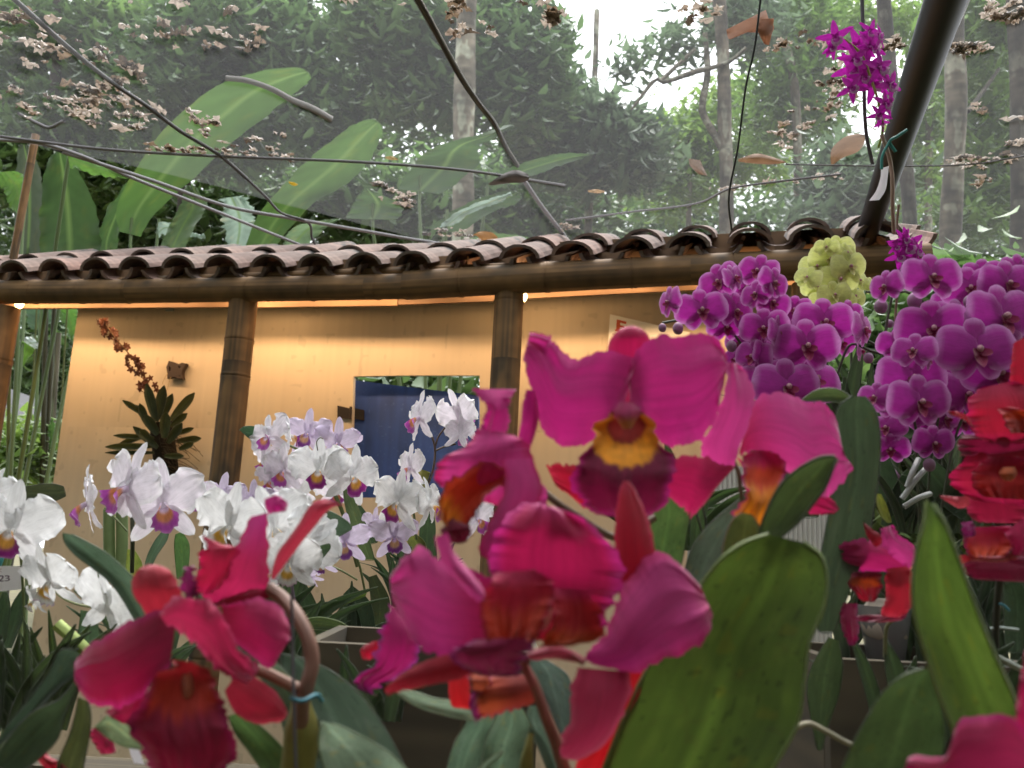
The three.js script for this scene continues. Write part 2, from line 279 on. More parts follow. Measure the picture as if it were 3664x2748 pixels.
// lobes: [sheet, x, y, radius x, radius y, depth, half depth, leaves]; leaves hang in clumps inside each lobe
function foliage(lobes, size, cols, base, seed, clumpSize = .34) {
  const r = rng(seed), L = [];
  for (const [z, x, y, rx, ry, d, hd, n] of lobes) {
    const k = UNIT(z, d), clumps = Math.max(6, Math.round(n / 26));
    for (let c = 0; c < clumps; c++) {
      let a, b, w; do { a = r() * 2 - 1; b = r() * 2 - 1; w = r() * 2 - 1; } while (a * a + b * b + w * w > 1);
      const center = P(z, x + a * rx, y + b * ry, d + w * hd), tone = r(), cs = clumpSize * (.6 + .8 * r());
      const m = Math.round(n / clumps * (.5 + r()));
      for (let i = 0; i < m; i++) {
        const g = () => (r() + r() + r() - 1.5) * .8;
        const p = new V3(center.x + g() * cs, center.y + g() * cs * .7, center.z + g() * cs);
        _e.set(1.9 + (r() - .5) * 1.7, r() * 6.283, (r() - .5) * 1.2, 'YXZ'); _q.setFromEuler(_e);
        const s = size * (.6 + .75 * r()); _s.set(s * (.8 + .5 * r()), s, s);
        const col = cols[Math.floor(Math.min(.999, tone * .75 + r() * .3) * cols.length)], v = .75 + .5 * r();
        L.push([p, _q.clone(), _s.clone(), [col[0] * v, col[1] * v, col[2] * v]]);
      }
    }
  }
  const im = new THREE.InstancedMesh(leafGeo, leafMat, L.length);
  L.forEach(([p, q, s, c], i) => { im.setMatrixAt(i, _m.compose(p.sub(base), q, s)); im.setColorAt(i, _c.setRGB(...c)); });
  im.name = 'crown'; im.userData.kind = 'stuff'; return im;
}
const barkTex = texture(128, 512, (u, v) => { const f = fbm(u * 5, v * 12, 81), h = noise(u * 4, v * 70, 83), l = sm(.56, .66, fbm(u * 4 + 2, v * 8, 87)); const k = .5 + .45 * (f - .5) + .12 * (h - .5); return mix3([k * .92, k * .86, k * .76], [k * 1.35, k * 1.38, k * 1.25], l * .7); });
const barkMats = [[.55, .52, .5], [.85, .84, .82], [.22, .2, .19]].map(c => std(lin(...c), .95, { map: barkTex }));
const G = { dark: [[.065, .12, .045], [.09, .16, .055], [.13, .22, .075]], mid: [[.065, .125, .035], [.1, .18, .05], [.15, .25, .07]], pale: [[.11, .19, .04], [.17, .28, .055], [.23, .35, .07]], light: [[.085, .16, .035], [.14, .25, .05], [.19, .32, .07]], grey: [[.075, .12, .065], [.11, .17, .09], [.15, .22, .12]] };  // pale and light sets put sunlight on background foliage into the leaf colour
// trunk: [sheet, x, y, width, depth] from top to bottom; it goes on to the ground. limbs likewise, without the root
function tree(label, trunk, limbs, lobes, size, cols, bark, seed, clump) {
  const pts = trunk.map(([z, x, y, w, d]) => P(z, x, y, d)), rad = trunk.map(([z, , , w, d]) => w / 2 * UNIT(z, d));
  const last = pts[pts.length - 1], base = new V3(last.x, 0, last.z);
  if (last.y > .3) { pts.push(new V3(last.x, last.y * .5, last.z), base.clone().setY(-.1)); const q = rad[rad.length - 1]; rad.push(q * 1.1, q * 1.3); }
  const t = thing('forest_tree', label, 'tree', base, 'trees of the wood behind the pavilion');
  const prof = rad => f => { const x = f * (rad.length - 1), i = Math.min(rad.length - 2, Math.floor(x)); return mix(rad[i], rad[i + 1], x - i) * (1 + .05 * Math.sin(f * 40 + seed)); };
  const uvm = (g, n) => { const u = g.attributes.uv; for (let i = 0; i < u.count; i++) u.setXY(i, u.getY(i), u.getX(i) * n); return g; };
  part(t, 'trunk', uvm(tube(pts, prof(rad), 12, 40), 4), barkMats[bark]);
  for (const l of limbs) part(t, 'limb', uvm(tube(l.map(([z, x, y, w, d]) => P(z, x, y, d)), prof(l.map(([z, , , w, d]) => w / 2 * UNIT(z, d))), 8, 20), 2), barkMats[bark]);
  if (lobes.length) t.add(foliage(lobes, size, cols, base, seed, clump));
  return t;
}
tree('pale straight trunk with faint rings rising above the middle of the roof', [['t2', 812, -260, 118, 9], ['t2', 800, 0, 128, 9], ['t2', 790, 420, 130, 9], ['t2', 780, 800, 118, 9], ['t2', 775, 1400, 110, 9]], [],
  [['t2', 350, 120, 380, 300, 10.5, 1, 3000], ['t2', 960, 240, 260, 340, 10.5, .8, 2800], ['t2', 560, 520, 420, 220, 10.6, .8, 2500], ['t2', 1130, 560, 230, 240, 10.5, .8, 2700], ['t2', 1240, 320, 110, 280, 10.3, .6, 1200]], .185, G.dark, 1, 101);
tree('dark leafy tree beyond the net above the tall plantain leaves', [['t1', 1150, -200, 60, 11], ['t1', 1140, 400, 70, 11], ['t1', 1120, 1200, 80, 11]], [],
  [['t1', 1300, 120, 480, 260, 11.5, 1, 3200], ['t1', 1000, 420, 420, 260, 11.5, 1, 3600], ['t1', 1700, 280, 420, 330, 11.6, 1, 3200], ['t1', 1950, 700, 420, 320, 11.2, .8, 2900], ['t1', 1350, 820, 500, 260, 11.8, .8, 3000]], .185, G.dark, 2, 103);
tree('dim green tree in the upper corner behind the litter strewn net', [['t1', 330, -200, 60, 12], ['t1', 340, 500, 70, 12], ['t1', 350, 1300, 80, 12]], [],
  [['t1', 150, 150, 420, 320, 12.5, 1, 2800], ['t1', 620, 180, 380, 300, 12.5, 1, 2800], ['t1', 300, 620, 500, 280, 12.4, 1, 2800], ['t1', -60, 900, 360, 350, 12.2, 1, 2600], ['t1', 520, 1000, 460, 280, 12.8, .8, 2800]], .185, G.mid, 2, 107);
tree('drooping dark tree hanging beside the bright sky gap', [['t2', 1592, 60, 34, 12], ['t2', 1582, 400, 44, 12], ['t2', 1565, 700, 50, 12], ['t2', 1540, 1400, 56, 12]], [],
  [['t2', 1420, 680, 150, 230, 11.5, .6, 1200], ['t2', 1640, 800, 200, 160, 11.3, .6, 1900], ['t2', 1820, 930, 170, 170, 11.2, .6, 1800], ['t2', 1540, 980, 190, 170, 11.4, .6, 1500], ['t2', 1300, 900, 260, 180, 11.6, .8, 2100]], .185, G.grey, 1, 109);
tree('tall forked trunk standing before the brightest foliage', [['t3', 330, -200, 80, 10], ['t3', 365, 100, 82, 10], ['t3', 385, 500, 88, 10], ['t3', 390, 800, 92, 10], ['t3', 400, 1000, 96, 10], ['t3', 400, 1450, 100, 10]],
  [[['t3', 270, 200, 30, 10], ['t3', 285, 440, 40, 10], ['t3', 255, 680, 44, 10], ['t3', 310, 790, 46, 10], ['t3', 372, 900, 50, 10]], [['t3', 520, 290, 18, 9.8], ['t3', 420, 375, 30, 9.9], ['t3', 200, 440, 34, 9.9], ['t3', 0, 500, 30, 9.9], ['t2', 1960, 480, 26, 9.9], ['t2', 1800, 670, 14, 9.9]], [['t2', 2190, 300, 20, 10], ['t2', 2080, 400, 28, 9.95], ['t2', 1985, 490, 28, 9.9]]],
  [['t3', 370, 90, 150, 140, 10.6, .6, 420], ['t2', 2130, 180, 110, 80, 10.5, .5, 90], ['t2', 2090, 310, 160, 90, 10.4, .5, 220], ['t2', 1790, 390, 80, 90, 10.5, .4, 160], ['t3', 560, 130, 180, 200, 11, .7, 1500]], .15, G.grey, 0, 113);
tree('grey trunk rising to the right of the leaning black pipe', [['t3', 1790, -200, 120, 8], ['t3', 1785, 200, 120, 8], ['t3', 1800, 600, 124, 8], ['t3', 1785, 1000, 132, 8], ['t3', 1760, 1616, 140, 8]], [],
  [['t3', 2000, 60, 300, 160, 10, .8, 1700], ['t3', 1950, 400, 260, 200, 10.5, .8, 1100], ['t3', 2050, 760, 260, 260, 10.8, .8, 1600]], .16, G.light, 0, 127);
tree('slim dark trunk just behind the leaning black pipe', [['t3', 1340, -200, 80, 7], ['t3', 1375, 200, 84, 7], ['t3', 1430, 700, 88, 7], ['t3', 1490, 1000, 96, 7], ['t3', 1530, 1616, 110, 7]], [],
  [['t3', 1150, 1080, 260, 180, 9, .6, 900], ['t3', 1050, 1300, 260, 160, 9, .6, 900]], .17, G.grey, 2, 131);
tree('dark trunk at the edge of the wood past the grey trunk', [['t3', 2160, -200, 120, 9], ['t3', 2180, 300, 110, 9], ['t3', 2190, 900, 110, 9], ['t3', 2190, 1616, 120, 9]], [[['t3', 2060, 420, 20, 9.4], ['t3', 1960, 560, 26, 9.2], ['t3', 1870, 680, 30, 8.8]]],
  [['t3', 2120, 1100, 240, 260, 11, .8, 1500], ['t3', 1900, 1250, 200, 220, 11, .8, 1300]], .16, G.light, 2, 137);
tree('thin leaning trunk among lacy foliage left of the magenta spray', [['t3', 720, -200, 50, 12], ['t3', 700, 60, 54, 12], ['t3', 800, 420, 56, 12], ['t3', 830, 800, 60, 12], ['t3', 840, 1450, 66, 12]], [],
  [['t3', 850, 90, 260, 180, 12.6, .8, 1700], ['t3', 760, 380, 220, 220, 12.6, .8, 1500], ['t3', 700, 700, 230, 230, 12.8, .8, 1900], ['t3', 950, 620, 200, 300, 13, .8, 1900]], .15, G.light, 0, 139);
tree('yellow green tree with sunlight put into its leaf colour under the sky gap', [['t3', 180, 760, 30, 15], ['t3', 170, 1400, 40, 15]], [],
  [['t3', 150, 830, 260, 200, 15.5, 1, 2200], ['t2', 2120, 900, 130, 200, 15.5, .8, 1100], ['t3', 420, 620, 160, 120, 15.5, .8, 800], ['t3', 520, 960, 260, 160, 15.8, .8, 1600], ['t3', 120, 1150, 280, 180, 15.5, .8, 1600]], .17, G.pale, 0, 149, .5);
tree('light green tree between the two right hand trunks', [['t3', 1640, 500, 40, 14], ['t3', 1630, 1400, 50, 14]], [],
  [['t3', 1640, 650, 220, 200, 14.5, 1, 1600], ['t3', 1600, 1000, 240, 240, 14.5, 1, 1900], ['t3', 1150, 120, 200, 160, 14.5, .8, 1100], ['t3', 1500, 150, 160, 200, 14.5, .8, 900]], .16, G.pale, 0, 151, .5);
// the far wood, one mass of foliage low behind everything
{
  const lobes = []; const r = rng(5);
  for (let i = 0; i < 16; i++) lobes.push(['d', i * 150 - 40, 480 + r() * 60, 150, 150 + r() * 60, 19 + r() * 3, 1.2, 2300]);
  for (let i = 0; i < 8; i++) lobes.push(['d', i * 150 - 40, 200 + r() * 80, 160, 200, 18 + r() * 2, 1.2, 1100]);
  for (let i = 0; i < 6; i++) lobes.push(['d', i * 60 + 20, 850 + r() * 80, 60, 160, 9 + r() * 2, 1.2, 700]);
  lobes.push(['d', 900, 830, 160, 60, 7, .8, 900]);
  for (let i = 0; i < 8; i++) lobes.push(['d', 190 + i * 150, 440 + r() * 50, 110, 90, 13 + r(), .6, 850]);
  const im = foliage(lobes, .26, [...G.dark, ...G.mid], new V3(), 77, .7); im.name = 'forest_mass'; tag(im, 'distant wood closing the view behind all single trees', 'forest'); scene.add(im);
}

// the wood goes on behind the viewer and to both sides, so that light comes mostly from overhead
{
  const r = rng(15), n = 9000, im = new THREE.InstancedMesh(leafGeo, leafMat, n);
  for (let i = 0; i < n; i++) { const a = (-.18 + 1.36 * r()) * Math.PI, rad = 6.2 + r() * 2.6, h = r() * 11; _e.set(1.9 + (r() - .5) * 1.7, r() * 6.283, (r() - .5) * 1.2, 'YXZ'); _s.setScalar(.7 + .6 * r()); im.setMatrixAt(i, _m.compose(new V3(Math.cos(a) * rad, h + .2, Math.sin(a) * rad), _q.setFromEuler(_e), _s)); const c = G.mid[Math.floor(r() * 3)]; im.setColorAt(i, _c.setRGB(...c)); }
  im.name = 'surrounding_wood'; im.userData.kind = 'stuff'; tag(im, 'leafy wood surrounding the garden outside the view', 'forest'); scene.add(im);
}

// unseen boarded roof, added to keep daylight off the foreground
{
  const t = thing('added_shade_roof', 'boarded shelter roof added outside the view to darken the foreground', 'shading', new V3(0, 0, 2)), m = plankMat;
  for (let i = 0; i < 20; i++) { const g = new THREE.BoxGeometry(8.4, .03, .225); g.translate(0, 3.12, (.25 + i * .21)); part(t, 'roof_board', g, m); }
  for (const x of [-4, 4]) { part(t, 'post', culm(new V3(x, 0, .1), new V3(x, 3.1, .1), .06, [.3, .6]), bambooMat); part(t, 'post', culm(new V3(x, 0, 3.9), new V3(x, 3.1, 3.9), .06, [.3, .6]), bambooMat); }
}
// shrubs past the end of the wall
{
  const b = P('d', 2000, 1200, 4.4), t = thing('garden_shrub', 'leafy dark shrub past the roof end behind the moth orchids', 'shrub', new V3(b.x, 0, b.z));
  const f = foliage([['d', 1980, 760, 180, 190, 4.6, .4, 1500], ['d', 2150, 900, 180, 220, 4.4, .4, 1300], ['d', 1850, 950, 150, 180, 4.3, .4, 1000], ['d', 2080, 640, 160, 90, 5, .4, 600], ['d', 1950, 1120, 200, 120, 4.6, .4, 1300], ['d', 2180, 1120, 140, 140, 4.6, .4, 900], ['d', 1760, 1050, 120, 160, 4.6, .3, 700]], .15, G.mid, t._o, 401, .3); f.name = 'leaves'; t.add(f);
}

// ---------------------------------------------------------------- plantain clumps behind the roof
const bigLeafMat = new THREE.MeshPhysicalMaterial({ color: 0xffffff, vertexColors: true, roughness: 1, transmission: .42, thickness: 0, side: THREE.DoubleSide, clearcoat: .3, clearcoatRoughness: .4 });
const bladeCol = (c, seed, midrib = [.15, .24, .07]) => (t, u) => { const v = .8 + .35 * fbm(t * 6, u * 2 + 5, seed) + .12 * Math.sin((t * 60 + Math.abs(u) * 9)) * .5; const m = 1 - sm(.0, .055, Math.abs(u)); const y = sm(.62, .75, fbm(t * 9, u * 4 + 2, seed + 4)) * .4; return mix3(mix3([c[0] * v, c[1] * v, c[2] * v], [c[0] * v * 2, c[1] * v * 1.3, c[2] * v], y), midrib, m * .8); };
const stalkMat = std(lin(.1, .15, .05), .6);
const GREEN = [.075, .15, .035], DGREEN = [.05, .1, .03], GLAUC = [.3, .4, .33];
function plantain(label, baseAt, leaves, name = 'plantain_plant') {
  const b = P(...baseAt), base = new V3(b.x, 0, b.z), t = thing(name, label, 'plantain', base, 'broad leaved plantains behind the roof');
  leaves.forEach(([z, d, rows, c, o], i) => {
    part(t, 'leaf', patch(z, d, rows, { nu: 14, nt: 36, ruffle: 3, freq: 5, jit: 6, col: bladeCol(c, i + 11 + z.charCodeAt(0)), ...(o || {}) }), bigLeafMat);
    if (z === 'g' && i !== 1) return;
    const r0 = rows[0], p = P(z, (r0[0] + r0[2]) / 2, (r0[1] + r0[3]) / 2, d + .01);
    part(t, 'leaf_stalk', tube([p.clone().add(new V3(0, .1, 0)), p, p.clone().lerp(base.clone().setY(p.y * .4), .45), base.clone().add(new V3(.1 * Math.sin(i * 2), .02, .1 * Math.cos(i * 2)))], f => mix(.009, .017, f), 8, 20), stalkMat);
  });
  return t;
}

plantain('plantain clump with two long slanting leaves above the roof', ['t1', 1200, 1700, 5.2], [
  ['t1', 5.2, [[730, 1410, 850, 1440], [715, 1280, 960, 1280, 0, 4, 3], [780, 1100, 1150, 1110, -2, 6, 4], [940, 860, 1350, 920, -4, 8, 5], [1130, 670, 1560, 760, -6, 6, 5], [1350, 510, 1720, 620, -8, 2, 4], [1600, 430, 1830, 540, -10, -2, 3], [1800, 405, 1890, 480, -12, -6, 1], [1875, 430, 1885, 450, -12, -10]], GREEN],
  ['t1', 4.9, [[1470, 1590, 1610, 1590], [1560, 1340, 1760, 1400, 0, 4, 4], [1680, 1180, 1900, 1250, 0, 6, 5], [1770, 1070, 2060, 1150, -2, 8, 5], [1900, 950, 2190, 1050, -4, 6, 5], [2060, 820, 2290, 910, -6, 2, 3], [2220, 730, 2330, 800, -8, -2, 1], [2290, 728, 2325, 765, -8, -6]], GREEN],
  ['t1', 5.0, [[1380, 1650, 1450, 1650], [1370, 1500, 1520, 1480, 2, 0, 3], [1370, 1400, 1550, 1370, 2, 0, 4], [1350, 1300, 1555, 1300, 0, 0, 4], [1340, 1210, 1480, 1190]], GLAUC, { jit: 18, freq: 7, ruffle: 4 }],
  ['t1', 4.8, [[940, 1600, 1080, 1600], [1010, 1420, 1180, 1400, 2, 0, 4], [1090, 1260, 1260, 1250, 2, 0, 4], [1120, 1130, 1180, 1130]], [.1, .16, .07], { ruffle: 5 }],
  ['t1', 5.1, [[1700, 1600, 1760, 1600], [1720, 1480, 1860, 1500, 0, 0, 3], [1800, 1380, 1980, 1390, 0, 0, 3], [1960, 1340, 2080, 1330]], [.16, .24, .13], { ruffle: 4, jit: 10 }],
  ['t1', 5.3, [[950, 1420, 960, 1440], [990, 1350, 1040, 1420, 0, 0, 2], [1140, 1400, 1150, 1440, 2, 2, 2], [1250, 1430, 1250, 1450]], GLAUC, { jit: 8 }]]);
plantain('plantain clump at the corner beside the slim bamboo pole', ['t1', 300, 1750, 5.0], [
  ['t1', 5.0, [[330, 1640, 480, 1640], [250, 1520, 600, 1530, 0, 0, 6], [240, 1400, 605, 1420, 0, 0, 8], [255, 1200, 560, 1200, -2, 2, 8], [280, 1000, 480, 1050, -4, 2, 5], [330, 920, 400, 940]], DGREEN],
  ['t1', 5.2, [[130, 1340, 155, 1310], [60, 1250, 165, 1150, 0, 0, 3], [20, 1150, 150, 1080, 0, 0, 3], [-30, 1050, 90, 1040]], [.12, .24, .05]],
  ['t1', 4.6, [[410, 925, 425, 1020], [560, 975, 590, 1066, 0, 0, -2], [700, 1025, 725, 1086, 0, 0, -2], [800, 1080, 805, 1092]], [.12, .25, .05]],
  ['t1', 5.4, [[90, 1600, 240, 1600], [90, 1300, 270, 1300, 0, 0, 5], [100, 1050, 250, 1050, 0, 0, 5], [110, 880, 180, 880]], [.06, .08, .05]],
  ['t1', 5.6, [[600, 1600, 700, 1600], [590, 1450, 720, 1450, 0, 0, 4], [700, 1200, 800, 1230], [860, 1010, 880, 1030]], DGREEN]]);
plantain('plantain with ragged pale edged leaves in front of the ringed trunk', ['t2', 700, 1800, 5.4], [
  ['t2', 5.4, [[380, 1150, 640, 1180], [470, 1010, 850, 1020, 0, 4, 4], [560, 920, 870, 930, 0, 4, 4], [700, 860, 890, 880, -2, 0, 2], [930, 805, 990, 830], [1080, 755, 1090, 770]], DGREEN, { jit: 8, ruffle: 4 }],
  ['t2', 5.0, [[630, 1385, 720, 1372], [740, 1290, 840, 1290, 0, 0, 2], [900, 1222, 980, 1240, 0, 0, 2], [1070, 1174, 1078, 1190]], GLAUC, { jit: 8 }],
  ['t2', 5.2, [[560, 1390, 760, 1420], [760, 1260, 960, 1290, 0, 0, 3], [960, 1180, 1120, 1230, 0, 0, 2], [1100, 1160, 1130, 1180]], DGREEN],
  ['t2', 5.3, [[900, 1100, 960, 1160], [1100, 1010, 1130, 1090, 0, 0, 2], [1350, 940, 1370, 1010, 0, 0, 2], [1540, 930, 1545, 950]], DGREEN, { jit: 6 }],
  ['t2', 5.3, [[60, 1330, 380, 1340], [120, 1230, 400, 1260, 0, 0, 4], [170, 1150, 220, 1150]], DGREEN],
  ['t2', 5.3, [[640, 1500, 900, 1500], [950, 1420, 1000, 1470, 0, 0, 3], [1200, 1450, 1220, 1500]], [.07, .14, .04]]]);
plantain('tall plantain stems with bright leaves in the gap left of the wall', ['g', 330, 1500, 5.6], [
  ['g', 5.6, [[500, 60, 620, 60], [480, 120, 610, 180, 0, 0, 3], [520, 240, 600, 280, 0, 0, 2], [560, 370, 575, 380]], [.12, .27, .05]],
  ['g', 5.8, [[220, 40, 440, 60], [210, 150, 440, 170, 0, 0, 4], [220, 240, 380, 260], [260, 290, 330, 285]], [.09, .16, .09]],
  ['g', 5.2, [[110, 600, 140, 610], [140, 510, 200, 560, 0, 0, 2], [165, 420, 260, 470, 0, 0, 2], [170, 370, 280, 440]], [.17, .34, .05]],
  ['g', 5.25, [[170, 370, 278, 440], [190, 352, 300, 435, 0, 0, -2], [260, 345, 335, 430]], [.55, .62, .6]],
  ['g', 5.3, [[390, 1220, 440, 1220], [380, 1100, 440, 1100, 0, 0, 2], [400, 990, 430, 1000]], [.09, .2, .05]]], 'plantain_plant');
{
  const b = P('g', 340, 1500, 5.4), t = thing('cane_clump', 'clump of dark upright canes in the gap left of the wall', 'cane', new V3(b.x, 0, b.z));
  for (const [x0, x1, w, d, dark] of [[365, 330, 40, 5.3, 1], [440, 345, 34, 5.35, 1], [545, 440, 14, 5.4, 0], [300, 215, 14, 5.5, 0], [75, 60, 30, 5.0, 0]]) part(t, 'cane', tube([P('g', x0, -60, d), P('g', (x0 + x1) / 2 + 4, 700, d), P('g', x1, 1650, d)], w / 2 * UNIT('g', d), 8, 14), dark ? std(lin(.06, .055, .03), .6) : std(lin(.14, .16, .05), .6));
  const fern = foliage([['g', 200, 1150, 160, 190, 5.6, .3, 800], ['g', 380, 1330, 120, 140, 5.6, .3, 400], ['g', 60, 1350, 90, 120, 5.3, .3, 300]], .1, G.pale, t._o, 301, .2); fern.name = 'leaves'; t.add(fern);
  const shrub = thing('undergrowth_shrub', 'feathery green undergrowth far behind the gap beside the wall', 'shrub', new V3(P('g', 250, 1500, 8).x, 0, P('g', 250, 1500, 8).z));
  const f2 = foliage([['g', 260, 420, 220, 320, 8, .6, 1500], ['g', 500, 500, 120, 400, 8, .6, 900], ['g', 300, 1250, 350, 300, 8, .6, 1300]], .13, G.mid, shrub._o, 303, .3); f2.name = 'leaves'; shrub.add(f2);
  single('pale_trunk', tube([P('g', 465, 310, 6), P('g', 445, 600, 6), P('g', 425, 900, 6), P('g', 400, 1600, 6)], 20 * UNIT('g', 6), 10, 12), barkMats[1], 'pale bare pole standing in the gap left of the wall', 'trunk');
  single('ground_sheet', slab([P('g', 30, 1010, 6.6), P('g', 420, 1060, 6.6), P('g', 420, 880, 6.9), P('g', 40, 740, 6.9)], .03, new V3(0, -1, 0)), std(lin(.17, .165, .17), .8), 'dull grey sheet lying among plants left of the wall', 'sheet');
}
// slim bamboo pole at the corner, black pipe, hanging wires
{
  const f = P('t1', 128, 1560, 4.65), e = P('t1', 218, 820, 4.5);
  single('bamboo_pole', culm(new V3(f.x - .1, 0, f.z), e, .02, [.3, .45, .6, .72, .79, .86, .93]), std(lin(1.1, .9, .72), .6, { map: bambooTex }), 'slim tan bamboo pole holding up the net corner above the roof', 'pole');
  const p1 = P('t3', 1735, 0, 1.64), p3 = P('t3', 1250, 1440, 3.3), pl = f => p1.clone().lerp(p3, f);
  single('black_pipe', tube([pl(-.3), pl(0), pl(.35), pl(.7), pl(1), pl(1.35)], .038, 24, 30), new THREE.MeshPhysicalMaterial({ color: lin(.006, .007, .01), roughness: .5, specularIntensity: .5 }), 'thick black plastic pipe leaning across the upper corner', 'pipe');
  single('pipe_highlight', tube([P('t3', 1925, -160, 1.6), P('t3', 1850, 30, 1.72), P('t3', 1740, 280, 1.95), P('t3', 1640, 560, 2.25)], .007, 8, 20), std(lin(.55, .56, .58), .45), 'thin pale conduit standing for the bright edge of the black pipe', 'highlight');  // pale tube standing for the highlight along the pipe edge
  single('hanging_wire', tube([P('t3', 612, -40, 2.2), P('t3', 570, 300, 2.25), P('t3', 520, 520, 2.3), P('t3', 470, 900, 2.4), P('t3', 415, 1200, 2.5), P('t3', 432, 1400, 2.6)], .0028, 6, 30), std(lin(.02, .025, .02), .6), 'thin black wire hanging before the bright foliage', 'wire');
  single('braided_rope', tube([P('t3', 1225, -40, 1.55), P('t3', 1235, 300, 1.55), P('t3', 1250, 800, 1.6), P('t3', 1290, 1000, 1.62)], .0035, 6, 20), std(lin(.1, .1, .11), .8), 'grey braided cord the magenta spray hangs from', 'cord');
}
// ---------------------------------------------------------------- shade net stretched overhead, with its lines and litter
const NET = 2.95;
const netY = (x, z) => NET + .03 * Math.sin(x * 1.7 + 1) * Math.sin(z * 2.1) + .012 * (fbm(x * 3, z * 3, 91) - .5);
const onNet = (z, x, y, up = 0) => rayY(z, x, y, NET + up);
{
  const far = [[-4.5, -2.6], [-2.4, -3.05], [-1.9, -3.2], [-1.1, -3.7], [-.3, -4.1], [1.2, -4.05], [2.6, -3.9], [4.6, -3.9]];
  const zFar = x => { for (let i = 0; i < far.length - 1; i++) if (x <= far[i + 1][0]) return mix(far[i][1], far[i + 1][1], (x - far[i][0]) / (far[i + 1][0] - far[i][0])); return -3.9; };
  const g = gridGeo(90, 60, (t, u) => { const x = u * 4.5, z = mix(zFar(x), .6, t); return new V3(x, netY(x, z), z); });
  const net = single('shade_net', g, new THREE.MeshPhysicalMaterial({ color: lin(.42, .42, .43), roughness: 1, transmission: .7, thickness: 0, transparent: true, opacity: .09, side: THREE.DoubleSide }), 'fine grey shade net stretched overhead above the flowers', 'net');
  // hems and folds along its far edge
  const hemMat = std(lin(.3, .29, .3), .9), dk = std(lin(.2, .19, .2), .9), black = std(lin(.09, .09, .09), .7), twigMat = barkMats[0];
  const line = (pts, r, mat, label, n = 'net_line') => single(n, tube(pts, r, 6, pts.length * 8), mat, label, n === 'net_line' ? 'rope' : 'branch', n === 'net_line' ? 'ropes carrying the shade net' : undefined);
  const N = (z, l, up = -.01) => l.map(([x, y]) => onNet(z, x, y, up));
  line(N('t1', [[-60, 850], [120, 858], [250, 872], [500, 950], [800, 1080], [1200, 1240], [1700, 1440], [2040, 1575]]), .0075, hemMat, 'pale grey hem rope sloping from the corner down to the roof');
  line(N('t1', [[380, 925], [900, 1090], [1400, 1260], [1750, 1325], [2212, 1405], [2500, 1455], [2820, 1505]]), .008, hemMat, 'thick grey rolled edge of the net reaching the middle tiles');
  line(N('t1', [[-40, 826], [600, 905], [1200, 945], [2212, 988], [2850, 1040], [3440, 1130]]), .006, dk, 'dark fold running level across the net');
  line(N('t1', [[70, -20], [430, 300], [680, 500], [900, 650], [1100, 800], [1330, 940], [1500, 1085]]), .008, black, 'black rope crossing the upper corner of the net');
  line(N('t1', [[1500, 1085], [1620, 1200], [1720, 1300], [1870, 1350], [1900, 1450], [1950, 1545]]), .006, black, 'black rope end dropping behind the roof tiles');
  line(N('t2', [[1400, 1342], [1800, 1290], [2212, 1235], [2400, 1150], [2700, 1105], [3080, 1060]]), .0045, dk, 'thin dark rope strung level beside the sky gap');
  line(N('t3', [[760, 1000], [1250, 1010], [1600, 1010], [1900, 1000], [2212, 950]]), .003, dk, 'thin rope holding litter right of the black pipe');
  line(N('t2', [[455, -80], [520, 30], [620, 210], [770, 480], [880, 640], [960, 740], [1040, 900], [1110, 1010]], .012), f => .0105 - .002 * f, std(lin(.4, .39, .38), .95, { map: barkTex }), 'long dark mottled branch lying aslant on the net', 'branch');
  line(N('t2', [[1150, 1100], [1230, 1220], [1320, 1340], [1400, 1440]], .012), .009, dk, 'short dark branch end touching the roof under the sky gap', 'branch');
  line(N('t1', [[1375, 475], [1500, 490], [1650, 540], [1780, 610], [1900, 660], [2015, 725]], .012), f => mix(.01, .013, sm(.3, .8, f)), std(lin(.3, .28, .26), .9), 'bent grey twig lying over the long plantain leaf', 'branch');
  line(N('t1', [[110, 690], [230, 750], [290, 775], [390, 735]], .012), .006, dk, 'small forked dark twig near the net corner', 'branch');
  // dry leaves large enough to tell apart
  const dry = (rows, z, d, c, label) => single('dry_leaf', patch(z, d, rows, { nu: 10, nt: 16, ruffle: 1.2, freq: 3, col: (t, u) => { const v = .7 + .6 * fbm(t * 7, u * 3 + 4, 17); return [c[0] * v, c[1] * v, c[2] * v]; } }), thin(.3, 1), label, 'dry leaf');
  const nd = (x, y) => { const p = onNet('t3', x, y, -.012); return p.sub(camera.position).dot(new V3(0, 0, -1).applyQuaternion(camera.quaternion)); };
  const tan = [.27, .155, .085];
  dry([[1035, 1000, 1055, 1000], [1040, 910, 1110, 960, 0, 2, -2], [1110, 840, 1190, 930, -1, 3, -3], [1190, 815, 1230, 890, -1, 2, -2], [1245, 820, 1252, 835]], 't3', nd(1140, 990), tan, 'curled brown dry leaf left of the black pipe');
  dry([[470, 970, 475, 985], [580, 935, 590, 998, -1, 1, -2], [680, 955, 690, 1000, 0, 1, -2], [765, 985, 766, 990]], 't3', nd(600, 995), tan, 'long rolled brown leaf beside the hanging wire');
  dry([[172, 965, 240, 975], [180, 1010, 260, 1020, 0, 1, -2], [230, 1060, 285, 1070]], 't3', nd(230, 1070), [.2, .12, .07], 'small dark crumpled leaf under the bright foliage');
  dry([[400, 180, 640, 60], [420, 240, 660, 120, -2, 1, -1], [500, 200, 690, 160, -1, 2], [600, 200, 680, 200]], 't3', nd(520, 200), [.32, .16, .1], 'large reddish dry leaf caught high on the net');
  dry([[600, 120, 690, 110], [590, 180, 680, 190, 0, 1, -2], [630, 270, 660, 275]], 't3', nd(640, 200), [.24, .1, .05], 'dark rust coloured leaf scrap behind the hanging wire');
